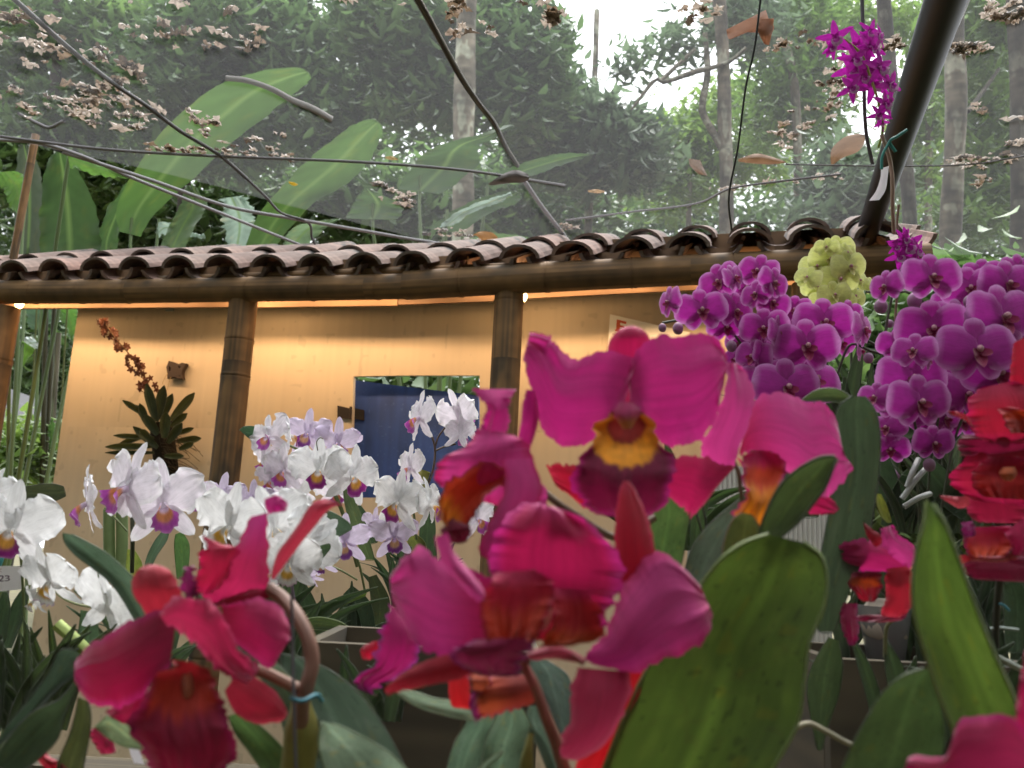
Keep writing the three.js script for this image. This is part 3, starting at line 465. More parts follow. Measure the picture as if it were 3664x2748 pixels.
  dry([[830, 1440, 850, 1420], [880, 1410, 900, 1470, 0, 1, -2], [950, 1415, 970, 1475], [985, 1440, 990, 1455]], 't2', 3.9, [.38, .2, .08], 'orange brown leaf lying just above the middle tiles');
  dry([[300, 955, 310, 968], [340, 950, 345, 975, 0, 1, -1], [380, 965, 382, 975]], 't2', 3.3, [.4, .3, .14], 'small tan leaf beside the second slanting plantain leaf');
  dry([[930, 1120, 945, 1130], [1020, 1060, 1060, 1115, -1, 1, -3], [1100, 1035, 1140, 1110, -1, 1, -3], [1175, 1060, 1180, 1090]], 't2', 3.45, [.07, .055, .045], 'dark clump of rotten leaves where the branch bends');
  dry([[1535, 1160, 1545, 1172], [1590, 1152, 1600, 1176, 0, 1, -1], [1640, 1163, 1642, 1170]], 't2', 3.75, [.42, .26, .12], 'thin orange leaf on the net under the sky gap');
  dry([[1755, 1105, 1765, 1120], [1790, 1110, 1790, 1132], [1812, 1122, 1814, 1126]], 't1', 3.6, [.55, .35, .02], 'small yellow leaf scrap on the slanting plantain leaf');
  // fine litter
  const gs = [], r = rng(909), jag = (p, s, c) => {
    const n = 15, pos = [], col = [], idx = []; const hub = p; pos.push(hub.x, hub.y + .006, hub.z); col.push(...c);
    const rad = []; for (let i = 0; i < n; i++) rad.push(s * (.25 + 1.25 * r() * r() * r() + .25 * r()));
    const st = .5 + r(), ro = r() * 6;
    for (let k = 0; k < 2; k++) for (let i = 0; i < n; i++) { const f = i / n * 6.283, q = rad[i] * (k ? 1 : .5), x = Math.cos(f) * q * st, z = Math.sin(f) * q; pos.push(p.x + x * Math.cos(ro) - z * Math.sin(ro), p.y + (r() - .35) * s * .5, p.z + x * Math.sin(ro) + z * Math.cos(ro)); const v = .6 + .7 * r(); col.push(c[0] * v, c[1] * v, c[2] * v); }
    for (let i = 0; i < n; i++) { const j = (i + 1) % n; idx.push(0, 1 + i, 1 + j, 1 + i, 1 + n + i, 1 + n + j, 1 + i, 1 + n + j, 1 + j); }
    const g = new THREE.BufferGeometry(); g.setAttribute('position', new THREE.Float32BufferAttribute(pos, 3)); g.setAttribute('color', new THREE.Float32BufferAttribute(col, 3)); g.setIndex(idx); g.computeVertexNormals(); gs.push(g);
  };
  const tones = [[.34, .26, .2], [.38, .31, .25], [.2, .14, .09], [.09, .065, .045], [.42, .35, .29]];
  const scatter = (z, x0, y0, x1, y1, wid, n, s) => { for (let i = 0; i < n; i++) { const k = r(), a = r() + r() - 1, L = Math.hypot(x1 - x0, y1 - y0); const x = mix(x0, x1, k) - (y1 - y0) / L * a * wid, y = mix(y0, y1, k) + (x1 - x0) / L * a * wid; const p = onNet(z, x, y, .008); const m = 1 + Math.floor(r() * 3); for (let j = 0; j < m; j++) jag(p.clone().add(new V3((r() - .5) * s * 3.4, 0, (r() - .5) * s * 2.4)), s * (.55 + 1.1 * r()), tones[Math.floor(r() * 5)]); } };
  scatter('t1', 0, 60, 760, 560, 200, 40, .024); scatter('t1', 0, 560, 900, 760, 150, 26, .024); scatter('t1', 500, 560, 1300, 800, 140, 20, .022); scatter('t1', 880, 900, 1830, 955, 26, 26, .02); scatter('t1', 650, 100, 1600, 240, 180, 20, .022);
  scatter('t1', 1100, 780, 1700, 880, 90, 10, .02); scatter('t2', 40, 40, 900, 120, 150, 14, .022); scatter('t2', 250, 1130, 450, 1230, 50, 10, .022); scatter('t2', 480, 1390, 980, 1450, 30, 14, .022); scatter('t2', 1300, 1350, 1480, 1400, 50, 8, .022); scatter('t2', 1220, 60, 1320, 120, 40, 7, .026);
  scatter('t3', 720, 880, 1230, 380, 110, 40, .018); scatter('t3', 640, 300, 1080, 220, 50, 14, .018); scatter('t3', 100, 100, 320, 60, 50, 7, .02); scatter('t3', 300, 1160, 1100, 1065, 16, 18, .016); scatter('t3', 1700, 1000, 2212, 960, 40, 22, .018); scatter('t3', 1750, 300, 1950, 280, 50, 18, .016); scatter('t3', 2020, 80, 2212, 60, 60, 14, .018); scatter('t3', 1330, 260, 1420, 280, 40, 9, .018); scatter('t3', 1950, 560, 2200, 900, 90, 8, .018); scatter('t3', 1850, 1090, 2000, 1110, 30, 6, .02);
  const litter = single('leaf_litter', mergeGeometries(gs), new THREE.MeshPhysicalMaterial({ color: 0xffffff, vertexColors: true, roughness: 1, transmission: .4, thickness: 0, side: THREE.DoubleSide }), 'scraps of pale dead leaves and petals strewn over the net', 'litter'); litter.userData.kind = 'stuff';
}

// ---------------------------------------------------------------- orchids: shared colours
const MAG = [.52, .018, .2], MAGR = [.48, .01, .09], PINK = [.56, .04, .23], RED = [.42, .008, .03], CRIM = [.34, .006, .05], CRIMD = [.2, .005, .035], PLUM = [.3, .012, .14], ORA = [.72, .22, .012], ORED = [.62, .06, .015];
let petalSeed = 50;
const petal = (c, o = {}) => { const s = petalSeed++, e = o.edge ?? c.map((x, i) => Math.min(.9, x * 1.12 + [.02, .02, .03][i])), b = o.base ?? c; return (t, u) => { const vein = noise(u * 17 + s, t * 2.5, s), f = fbm(t * 5 + s, u * 3, s + 1); let k = mix3(b, c, sm(0, .45, t)); k = mix3(k, e, sm(.72, 1, Math.max(Math.abs(u), t * .98)) * .8); const v2 = noise(u * 41 + s, t * 6, s + 3); const m = .9 + .12 * vein + .05 * v2 + .22 * (f - .5); return [k[0] * m, k[1] * m, k[2] * m]; }; };
const petalTex = texture(512, 512, (u, v) => { const x = u + .05 * (noise(u * 5, v * 4, 301) - .5), l = Math.abs(noise(x * 44, v * 3.2, 303) - .5) * 2, l2 = noise(x * 110, v * 9, 305), g = hash(Math.floor(u * 512), Math.floor(v * 512), 7), b = fbm(u * 6, v * 6, 307); const k = .92 + .04 * sm(0, .5, l) + .03 * l2 + .08 * (g - .5) + .1 * (b - .5); return [k, k, k]; });
const petalBump = texture(512, 512, (u, v) => { const l = noise(u * 60, v * 4, 311), g = noise(u * 256, v * 256, 313), k = .5 * l + .5 * g; return [k, k, k]; }, false);
const leafTex = texture(512, 512, (u, v) => { const r = noise(u * 90, v * 2.5, 321), b = fbm(u * 5, v * 7, 323), sp = sm(.83, .9, noise(u * 60, v * 80, 327)), sp2 = sm(.78, .86, noise(u * 22 + 5, v * 30, 331)), d = sm(.55, .8, fbm(u * 9 + 3, v * 12, 337)), sc = sm(.47, .5, noise(u * 14, v * 50, 341)) * sm(.53, .5, noise(u * 14, v * 50, 341)); const k = .84 + .06 * r + .24 * (b - .5) - .2 * sp * .7; return [k + .1 * d + .12 * sp2 - .03, k + .07 * d + .03 * sp2 - .04 * sc, k + .1 * d - .05 * sp2]; });
const petalMat = new THREE.MeshPhysicalMaterial({ color: 0xffffff, vertexColors: true, roughness: 1, transmission: .38, thickness: 0, side: THREE.DoubleSide, map: petalTex, bumpMap: petalBump, bumpScale: .0003 });
const lipMat = new THREE.MeshPhysicalMaterial({ color: 0xffffff, vertexColors: true, roughness: 1, transmission: .32, thickness: 0, side: THREE.DoubleSide, map: petalTex, bumpMap: petalBump, bumpScale: .0004 });
const leafThick = new THREE.MeshPhysicalMaterial({ color: 0xffffff, vertexColors: true, roughness: 1, transmission: .32, thickness: 0, side: THREE.DoubleSide, map: leafTex, bumpMap: petalBump, bumpScale: .0004, clearcoat: .35, clearcoatRoughness: .42 });
const stemMat = new THREE.MeshStandardMaterial({ color: 0xffffff, vertexColors: true, roughness: .6, side: THREE.DoubleSide });
const leafCol = (c, s = 1, rib = 1.35) => (t, u) => { const v = .82 + .36 * fbm(t * 7, u * 3 + 6, s), g = noise(u * 30, t * 4, s + 2) * .12 + .94, m = 1 - sm(0, .07, Math.abs(u)); const k = v * g * (1 + (rib - 1) * m); return [c[0] * k, c[1] * k, c[2] * k]; };
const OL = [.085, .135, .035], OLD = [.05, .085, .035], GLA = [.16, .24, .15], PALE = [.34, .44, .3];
const row = (a, ...o) => [...a, ...o];
// flower: list of [name, sheet, rows, colour, options, depth offset in m]
function bloom(t, center, list, depth, label) {
  const f = sub(t, 'flower', center); if (label) f.userData.label = label;
  for (const [n, z, rows, col, o = {}, dd = 0] of list) { const lip = n === 'lip'; part(f, n, patch(z, depth + dd, rows, { nu: 20, nt: 32, freq: lip ? 6 : 5, jit: lip ? 10 : 5, fan: lip ? .7 : n === 'petal' ? .6 : .15, fanF: lip ? undefined : 2.6, ...o, ruffle: lip ? (o.ruffle ?? .9) * .55 : (o.ruffle ?? .5), col }), lip ? lipMat : petalMat); }
  return f;
}
const lipCol = (throat, ring, skirt, o = {}) => (t, u) => { const s = o.s ?? 3, n = .8 + .4 * fbm(u * 6 + s, t * 6, s); const wob = .05 * (noise(u * 9, 3, s) - .5); const a = Math.max(sm(o.a0 ?? .12, o.a1 ?? .3, t + wob), (o.shoe ?? 0) * sm(.3, .55, Math.abs(u)) * sm(.02, .1, t)), b = sm(o.b0 ?? .46, o.b1 ?? .56, t + wob * 2 + (o.round ?? .12) * u * u), e = sm(.75, 1, Math.abs(u)) * (o.edge ?? .6); let k = mix3(mix3(throat, ring, a), skirt, b); k = mix3(k, o.edgeCol ?? PLUM, e * sm(o.e0 ?? .1, (o.e0 ?? .1) + .2, t)); return [k[0] * n, k[1] * n, k[2] * n]; };
function stem(t, name, z, pts, w, c, o = {}) { const q = pts.map(([x, y, d]) => P(z, x, y, d)), rr0 = w / 2 * UNIT(z, pts[0][2]); const g = tube(q, o.r ? f => o.r(f) * rr0 : rr0, 9, o.n ?? pts.length * 7); return part(t, name, paint(g, (x, y, zz) => { const v = .8 + .4 * fbm(x * 160, y * 60 + zz * 90, 5); return [c[0] * v, c[1] * v, c[2] * v]; }), stemMat); }
function leaf(t, z, d, rows, c, o = {}) { const r = part(t, 'leaf', patch(z, d, rows, { nu: 14, nt: 34, ruffle: .25, freq: 2, rim: o.rim ?? .0006, rimCol: o.rimCol ?? c.map((x, i) => x * [1.35, 1.3, 1.15][i]), ...o, col: leafCol(c, patchSeed, o.rib) }), leafThick); if (o.label) r.userData.label = o.label; return r; }
function orchid(label, at, category = 'orchid', name = 'orchid_plant', group) { const b = P(...at); return thing(name, label, category, new V3(b.x, .98, b.z), group); }

const heroLip = (t, u) => { const Y = [1030, 1108, 1230, 1333, 1445, 1565, 1665, 1705], H = [57, 155, 200, 290, 307, 277, 202, 85], k = Math.min(6.999, t * 7), i = Math.floor(k), y = mix(Y[i], Y[i + 1], k - i), x = u * mix(H[i], H[i + 1], k - i), n = noise(x * .03, y * .03, 5), w = 1 + .22 * (noise(x * .05 + 7, y * .012, 9) - .5);
  const ring = Math.hypot(x / 215, (y - 1225) / 172) * w, thr = Math.hypot(x / 122, (y - 1165) / 98) * w, fr = sm(.8, 1, Math.max(Math.abs(u), t)); let c = mix3([.17, .005, .04], [.4, .012, .16], fr); c = mix3([.86, .34, .012], c, sm(.92, 1.06, ring)); c = mix3([.3, .018, .012], c, sm(.9, 1.05, thr)); const m = .82 + .36 * n; return [c[0] * m, c[1] * m, c[2] * m]; };
// ---------------------------------------------------------------- the magenta cattleya in the middle
{
  const t = orchid('magenta cattleya orchid with ruffled blooms and broad green leaves in front centre', ['d', 1350, 1660, .72]);
  const D = .68;
  bloom(t, P('m2', 1780, 1000, D), [
    ['sepal', 'm2', [[1690, 1030, 1860, 1030, -.8, -.8], [1660, 880, 1890, 880, -.2, -.2], [1655, 690, 1918, 680, .4, .4, -.6], [1678, 610, 1908, 600, .4, .4, -.8], [1730, 560, 1865, 555, .4, .4, -.5], [1780, 538, 1815, 538, .5, .5]], petal(MAGR), { ruffle: .1, jit: 0 }, .022],
    ['sepal', 'd', [[1330, 1000, 1325, 1060], [1262, 1010, 1295, 1105, .4, .6, -.5], [1215, 1000, 1262, 1095, .8, 1, -.4], [1180, 1006, 1200, 1050, 1, 1.2]], petal(RED), { ruffle: .3 }, .02],
    ['sepal', 'd', [[1420, 1000, 1430, 1060], [1500, 985, 1480, 1100, .4, .6, -.5], [1550, 1000, 1500, 1112, .8, 1, -.4], [1588, 1010, 1555, 1045, 1, 1.2]], petal(MAGR), { ruffle: .4 }, .02],
    ['petal', 'm2', [[1775, 960, 1740, 1060, 0, 0], [1805, 850, 1640, 1115, .3, -.2, .2], [1812, 725, 1560, 1238, .9, -.4, -.1], [1620, 690, 1430, 1275, .9, -.5, -.8], [1430, 742, 1290, 1198, .8, .1, -1.1], [1340, 645, 1215, 1000, .9, .6, -.8], [1290, 595, 1162, 840, 1.4, 1.1, -.4], [1185, 575, 1138, 745, 1.8, 1.6]], petal(MAG, { base: PINK, edge: [.56, .03, .22] }), { ruffle: .7, jit: 12, vein: .015, nt: 72, nu: 36 }],
    ['petal', 'm2', [[1790, 960, 1800, 1060, 0, 0], [1790, 800, 1860, 1110, .4, -.2, .2], [1812, 720, 1930, 1190, .7, -.3, 0], [1900, 620, 2020, 1268, .9, -.5, -.7], [2010, 588, 2120, 1265, .9, -.4, -1.1], [2140, 600, 2230, 1215, 1, 0, -1], [2260, 590, 2320, 1090, 1.2, .5, -.8], [2350, 640, 2350, 960, 1.5, 1, -.4], [2388, 740, 2378, 840, 1.9, 1.7]], petal(MAG, { base: PINK, edge: [.56, .03, .22] }), { ruffle: .8, jit: 12, vein: .015, nt: 72, nu: 36 }],
    ['lip', 'm2', [[1715, 1030, 1830, 1030, 1, 1, 1], [1620, 1110, 1930, 1105, -.6, -.6, 2.2], [1565, 1230, 1965, 1230, -1, -1, 1.4], [1475, 1335, 2055, 1330, -1.2, -1.2, -.2], [1448, 1450, 2065, 1440, -1.6, -1.6, -.9], [1475, 1570, 2030, 1560, -1, -1, -1.6], [1560, 1665, 1965, 1665, -.5, -.5, -1.4], [1680, 1705, 1850, 1705, 0, 0, -.6]], heroLip, { ruffle: 1, jit: 22, nt: 48, nu: 30 }, -.012],
    ['column', 'm2', [[1735, 1000, 1805, 1000, 0, 0, -.2], [1690, 1070, 1858, 1065, .3, .3, -.9], [1720, 1120, 1830, 1118, .3, .3, -1], [1750, 1165, 1800, 1165, 0, 0, -.5]], (t, u) => { const k = mix3([.56, .06, .2], [.5, .2, .05], sm(.35, .75, t)); return k; }, { ruffle: .1, jit: 2 }, -.012],
  ], D, 'large front facing magenta bloom with orange throat');
  bloom(t, P('m3', 470, 1300, .74), [
    ['petal', 'm3', [[300, 1395, 450, 1390], [248, 1270, 490, 1250, -.6, .3, -.4], [330, 1100, 560, 1050, -.8, .6, -.6], [375, 950, 555, 920, -.4, .8, -.6], [395, 800, 500, 800, 0, .8], [420, 758, 470, 765, .4, .8]], petal(PINK), { ruffle: .5, jit: 10 }, -.012],
    ['petal', 'm3', [[480, 1280, 480, 1340], [530, 1080, 560, 1310, .6, -.3, -.2], [600, 958, 720, 1390, .9, -.5, -.6], [740, 948, 880, 1480, 1, -.4, -.9], [880, 1005, 960, 1570, 1, 0, -.9], [990, 1003, 1030, 1560, 1.2, .4, -.6], [1070, 1120, 1115, 1480, 1.4, 1, -.3], [1105, 1310, 1172, 1395, 1.8, 1.6]], petal(PINK, { base: MAGR }), { ruffle: .8, jit: 12, nt: 64, nu: 30 }],
    ['lip', 'm3', [[540, 1290, 690, 1300, .4, .4, .6], [500, 1380, 770, 1390, -.8, -.4, 1.6], [498, 1480, 740, 1500, -1.2, -.8, 1.2], [505, 1590, 720, 1600, -1.4, -1, -.4], [440, 1690, 690, 1720, -.8, -.6, -.8], [520, 1790, 620, 1800]], lipCol(MAGR, ORED, ORA, { a0: .15, a1: .3, b0: .42, b1: .55, edge: 1, edgeCol: [.42, .012, .2] }), { ruffle: 1, jit: 18 }, -.02],
    ['sepal', 'm3', [[460, 1330, 500, 1400], [700, 1500, 560, 1600, .5, .3, -.4], [960, 1530, 900, 1680, .8, .8, -.4], [1090, 1650, 1060, 1680]], petal(MAGR), {}, .012],
  ], .74, 'magenta bloom turned away beside the tall dark leaf');
  bloom(t, P('m2', 1060, 1400, .63), [
    ['sepal', 'm2', [[1160, 925, 1215, 930], [1140, 1010, 1240, 1050, 0, 0, .4], [1130, 1120, 1235, 1130, 0, 0, .4], [1112, 1230, 1205, 1240, 0, 0, .3], [1120, 1320, 1170, 1330]], petal(MAG), { ruffle: .2, jit: 3 }, .035],
    ['petal', 'm2', [[838, 918, 1097, 925, .9, .8], [885, 985, 1065, 985, .4, .4, -.5], [922, 1050, 1057, 1040, 0, .4, -.7], [900, 1120, 1052, 1110, -.1, .5, -.5], [868, 1215, 1037, 1225, 0, .6, -.2]], petal(MAG, { edge: PINK }), { ruffle: .6, jit: 10 }, .006],
    ['petal', 'm2', [[880, 1165, 1040, 1190, .2, .6], [790, 1268, 1150, 1232, 0, .4, -.9], [650, 1345, 1188, 1300, .3, .5, -1.5], [606, 1410, 1190, 1430, .6, .6, -1.6], [622, 1500, 1140, 1560, .6, .6, -1.1], [740, 1570, 1100, 1660, .4, .8, -.2]], petal(PINK, { base: MAG, edge: MAGR }), { ruffle: .7, jit: 12, nt: 64, nu: 30 }],
    ['sepal', 'm2', [[1190, 1480, 1130, 1560], [1250, 1500, 1080, 1680, 0, .4, -.4], [1290, 1560, 1030, 1800, .2, .6, -.5], [1240, 1720, 950, 1900, .4, .8, -.4], [1000, 1850, 900, 1920]], petal(PINK), {}, .02],
    ['lip', 'm2', [[1070, 1410, 1060, 1450, .4, .4, 0], [900, 1370, 1000, 1530, -.3, 0, 1], [760, 1430, 880, 1640, -.8, -.6, 1.2], [660, 1500, 830, 1730, -1, -.8, .8], [625, 1600, 760, 1790, -.8, -.6, 0], [640, 1720, 720, 1800, -.4, -.2, -.4]], lipCol([.5, .06, .05], ORED, ORA, { a0: .15, a1: .4, b0: .55, b1: .75, edge: 1, edgeCol: CRIMD, round: -.1 }), { ruffle: .8, jit: 16 }, -.012],
    ['lip', 'b2', [[640, 215, 700, 170, 0, 0, -.4], [630, 260, 800, 225, -.4, -.4, -.6], [680, 310, 800, 280, 0, 0, -.4], [740, 330, 790, 310]], petal(CRIMD), { ruffle: .8, jit: 14 }, -.016],
  ], .63, 'magenta bloom in profile facing the wall opening');
  bloom(t, P('s', 1830, 1800, .6), [['sepal', 's', [[1795, 1645, 1905, 1635, .6, .6], [1808, 1740, 1938, 1760, .2, .2, -.6], [1758, 1850, 1885, 1885, 0, 0, -.7], [1722, 1930, 1810, 1995, 0, 0, -.4], [1715, 1985, 1760, 2010]], petal(PINK, { edge: MAGR }), { ruffle: .2, jit: 4 }], ['sepal', 's', [[1790, 1900, 1840, 1880], [1770, 1960, 1890, 1950, 0, 0, -.6], [1780, 2030, 1870, 2040, 0, 0, -.4]], petal(PINK), { ruffle: .3 }, -.02]], .6, 'pink bud and sepal between the profile bloom and the low bloom');
  const D4 = .54;
  bloom(t, P('b2', 1200, 760, D4), [
    ['petal', 'b2', [[1000, 900, 1560, 900, 1.4, 1.2], [980, 760, 1620, 790, .8, .8, .3], [960, 640, 1640, 690, .4, .6, .5], [930, 480, 1702, 560, .3, .6, .6], [930, 350, 1690, 430, .2, .5, .2], [1000, 190, 1620, 310, .6, .7, -.4], [1110, 100, 1460, 165, 1, 1.1, -.3], [1180, 76, 1340, 118, 1.3, 1.4]], petal(MAGR, { base: RED, edge: [.6, .03, .27] }), { ruffle: .7, jit: 16, vein: .015, nt: 72, nu: 36 }],
    ['petal', 'b2', [[980, 560, 960, 960, 1.6, 1.4], [830, 480, 820, 980, .8, .8, -.3], [670, 460, 700, 985, .2, .2, -.7], [560, 378, 560, 975, .4, .2, -1.1], [455, 368, 470, 905, .7, .5, -1], [372, 440, 408, 795, 1.2, 1, -.6], [326, 530, 333, 655, 1.8, 1.7]], petal(PINK, { base: MAGR, edge: MAG }), { ruffle: .7, jit: 14, vein: .015, nt: 64, nu: 32 }, .004],
    ['sepal', 'b2', [[590, 285, 665, 260, .4, .4], [635, 430, 720, 390, .2, .2, -.4], [720, 540, 810, 500, -.2, -.2, -.5], [810, 640, 880, 600, -.6, -.6, -.3], [850, 672, 888, 650, -.8, -.8]], petal(PINK), { ruffle: .15, jit: 3 }, -.028],
    ['sepal', 'b2', [[860, 950, 850, 1070, 0, 0], [650, 985, 720, 1135, 0, 0, -.5], [480, 1050, 520, 1175, .3, .3, -.5], [350, 1130, 380, 1205, .7, .7, -.3], [290, 1195, 312, 1227, 1, 1]], petal(RED), { ruffle: .2, jit: 4 }, -.008],
    ['lip', 'b2', [[960, 500, 1190, 478, .2, .2, .2], [880, 600, 1292, 568, -.9, -.4, .6], [858, 720, 1282, 690, -1.2, -.8, .8], [892, 850, 1235, 830, -1.2, -.9, .5], [900, 915, 1190, 900, -1, -.8, .4]], lipCol([.38, .008, .06], [.46, .01, .04], [.58, .05, .02], { a0: .1, a1: .3, b0: .4, b1: .7, edge: .8, edgeCol: CRIM, round: .2 }), { ruffle: .6, jit: 12, nu: 26, nt: 36 }, -.022],
    ['lip', 'b2', [[1290, 585, 1500, 600, -.2, .2, 0], [1300, 680, 1572, 690, -.8, .2, .4], [1290, 780, 1590, 800, -1, .2, .6], [1255, 880, 1565, 892, -.9, .2, .4], [1215, 943, 1400, 935, -.5, 0, 0]], lipCol(MAGR, [.52, .015, .03], [.66, .1, .02], { a0: .05, a1: .3, b0: .5, b1: .85, edge: 0, round: 0 }), { ruffle: .6, jit: 14, nu: 26, nt: 36 }, -.014],
    ['lip', 'b2', [[860, 890, 1200, 885, -.6, -.6, -.8], [720, 945, 1155, 960, -.2, -.4, -1.2], [680, 1015, 1110, 1035, .2, 0, -1], [790, 1085, 1085, 1105, .6, .6, -.4], [860, 1110, 1000, 1120, .8, .8]], petal([.34, .01, .09], { edge: [.36, .03, .22] }), { ruffle: 1, jit: 18, freq: 10, nu: 26, nt: 30 }, -.022],
    ['column', 'b2', [[1255, 700, 1300, 690, 0, 0, -.3], [1215, 760, 1290, 750, .2, .2, -.6], [1195, 810, 1265, 810, .2, .2, -.6], [1205, 840, 1240, 840, 0, 0, -.2]], petal([.75, .3, .25]), { ruffle: .05, jit: 0 }, -.02],
  ], D4, 'big crimson magenta bloom low in the centre with red throat');
  bloom(t, P('b2', 1480, 1030, .57), [
    ['sepal', 'b2', [[1700, 690, 1890, 600, 0, 0], [1662, 420, 1902, 380, .2, .2, -.7], [1662, 200, 1872, 220, .4, .4, -.7], [1682, 40, 1822, 80, .7, .7, -.4], [1712, -50, 1752, -45, 1, 1]], petal(RED, { edge: [.62, .02, .09] }), { ruffle: .15, jit: 4 }, .016],
    ['petal', 'b2', [[1468, 1000, 1540, 1050, 0, 0], [1600, 860, 1760, 1085, .4, -.4, -.6], [1680, 650, 1900, 1035, .8, -.6, -1.2], [1790, 470, 2050, 990, 1, -.4, -1.3], [1900, 368, 2160, 940, 1.2, 0, -1.1], [2045, 440, 2228, 850, 1.4, .6, -.7], [2172, 580, 2244, 740, 1.7, 1.4]], petal(PINK, { base: MAG, edge: [.56, .02, .16] }), { ruffle: .6, jit: 12, vein: .015, nt: 72, nu: 36 }],
    ['sepal', 'b2', [[1440, 1060, 1745, 1085, .2, .2], [1396, 1200, 1762, 1200, 0, 0, -.8], [1398, 1350, 1692, 1395, -.2, -.2, -1], [1350, 1470, 1585, 1535, -.3, -.2, -.8], [1332, 1560, 1450, 1605, -.2, -.1, -.3], [1345, 1600, 1400, 1612]], petal([.5, .03, .1], { base: CRIM, edge: [.6, .08, .16] }), { ruffle: .3, jit: 8, vein: .015 }, -.004],
    ['sepal', 'b2', [[1735, 1070, 1850, 1070], [1680, 1260, 1800, 1260, 0, 0, -.4], [1560, 1450, 1700, 1440, 0, 0, -.5], [1440, 1600, 1640, 1600, 0, 0, -.5], [1420, 1800, 1560, 1800]], petal([.62, .008, .015]), { ruffle: .1, jit: 2 }, .03],
    ['sepal', 'b2', [[1480, 1000, 1470, 1040], [1320, 925, 1300, 1010, 0, 0, -.5], [1200, 960, 1190, 1020, 0, 0, -.4], [1140, 985, 1138, 1005]], petal([.42, .04, .08]), { ruffle: .1, jit: 2 }, .004],
  ], .57, 'magenta bloom seen from the side over the broad leaf');
  bloom(t, P('b2', 1150, 1180, .62), [
    ['lip', 'b2', [[1200, 1130, 1190, 1270, .2, .2, -.4], [1040, 1090, 1060, 1320, 0, 0, -1.2], [900, 1110, 930, 1345, -.2, -.2, -1.4], [840, 1150, 850, 1370, -.2, -.2, -.8], [795, 1290, 832, 1392, 0, 0]], lipCol([.22, .02, .012], [.4, .06, .02], PLUM, { a0: .2, a1: .5, b0: .72, b1: .85, edge: .3, edgeCol: PLUM }), { ruffle: .8, jit: 14 }],
    ['lip', 'b2', [[800, 1090, 900, 1080], [790, 1150, 930, 1150, -.3, -.3, -.4], [830, 1220, 890, 1230]], petal([.5, .1, .04], { edge: PLUM }), { ruffle: 1, jit: 14 }, -.01],
    ['sepal', 'b2', [[670, 1090, 790, 1100], [672, 1180, 800, 1190, 0, 0, -.3], [680, 1260, 810, 1280, 0, 0, -.3], [700, 1300, 800, 1310]], petal([.52, .01, .015]), { ruffle: .1, jit: 2 }, .05],
  ], .62, 'brownish orange bloom hanging under the low centre bloom');
  bloom(t, P('b2', 330, 950, .66), [
    ['lip', 'b2', [[330, 690, 400, 740, 0, 0], [282, 800, 470, 850, -.4, -.2, -.6], [248, 920, 490, 980, -.6, -.2, -.8], [225, 1040, 420, 1080, -.4, 0, -.6], [110, 1130, 265, 1170, 0, 0, -.3], [175, 1212, 220, 1222]], petal([.42, .012, .14], { edge: [.3, .04, .25] }), { ruffle: 1.2, jit: 20, freq: 9 }],
    ['sepal', 'b2', [[250, 900, 260, 1000], [180, 925, 190, 1015, 0, 0, -.3], [145, 960, 160, 1010]], petal(RED), { jit: 2 }, .02],
  ], .66, 'purple frilled lip of a bloom hidden behind the low centre bloom');
  // leaves
  leaf(t, 'b3', .6, [[640, 268, 850, 318, 1.5, 1.5], [480, 325, 955, 400, 1, 1.2, .5], [350, 425, 988, 540, .6, .8, .9], [215, 600, 972, 690, .2, .4, 1.2], [40, 860, 880, 925, 0, 0, 1.3], [-110, 1120, 852, 1150, -.2, -.2, 1.3], [-215, 1340, 810, 1400, -.4, -.4, 1.2], [-335, 1640, 680, 1640, -.6, -.6, 1], [-420, 1850, 560, 1850, -.6, -.6, .8]], [.105, .165, .022], { label: 'broad notched leaf filling the lower centre', rib: 1.7, rim: .0014, rimCol: [.26, .36, .04], ruffle: .3 });
  leaf(t, 'b3', .52, [[1582, 72, 1622, 90, .6, .6], [1568, 200, 1692, 210, .3, 0, .3], [1524, 360, 1748, 350, .2, 0, .5], [1497, 560, 1822, 560, 0, 0, .7], [1510, 760, 1902, 780, 0, 0, .8], [1572, 980, 1992, 1000, 0, 0, .9], [1655, 1230, 2092, 1220, -.2, -.2, .9], [1730, 1420, 2140, 1400, -.3, -.3, .8], [1800, 1720, 2220, 1700, -.4, -.4, .6]], [.13, .21, .03], { label: 'bright pointed leaf standing in the lower corner', rim: .0012, rimCol: [.28, .38, .05] });
  leaf(t, 'b3', .56, [[1560, 1066, 1612, 1072, .2, .2], [1440, 1110, 1632, 1140, 0, .2, .3], [1330, 1200, 1655, 1250, 0, 0, .5], [1240, 1335, 1680, 1350, 0, 0, .6], [1150, 1500, 1695, 1480, 0, 0, .6], [1080, 1660, 1660, 1640, 0, 0, .6], [1010, 1850, 1600, 1850]], [.075, .12, .035]);
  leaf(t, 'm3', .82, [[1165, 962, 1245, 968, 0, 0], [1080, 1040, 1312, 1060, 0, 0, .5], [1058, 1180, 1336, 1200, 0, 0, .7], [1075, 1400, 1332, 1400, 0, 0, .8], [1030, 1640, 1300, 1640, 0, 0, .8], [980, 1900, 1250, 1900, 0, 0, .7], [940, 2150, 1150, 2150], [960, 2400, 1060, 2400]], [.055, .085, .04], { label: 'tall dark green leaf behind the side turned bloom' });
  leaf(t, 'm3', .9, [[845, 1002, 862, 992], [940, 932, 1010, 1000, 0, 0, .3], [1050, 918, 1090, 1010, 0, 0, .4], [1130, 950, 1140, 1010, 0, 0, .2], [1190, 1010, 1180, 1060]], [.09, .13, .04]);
  leaf(t, 'm3', .63, [[1058, 1332, 1076, 1345, .4, .4], [960, 1343, 1052, 1400, 0, .2, .3], [830, 1415, 1002, 1520, 0, 0, .5], [725, 1515, 930, 1620, 0, 0, .5], [640, 1680, 830, 1740, 0, 0, .4], [600, 1800, 720, 1830]], [.075, .11, .03], { rim: .0012 });
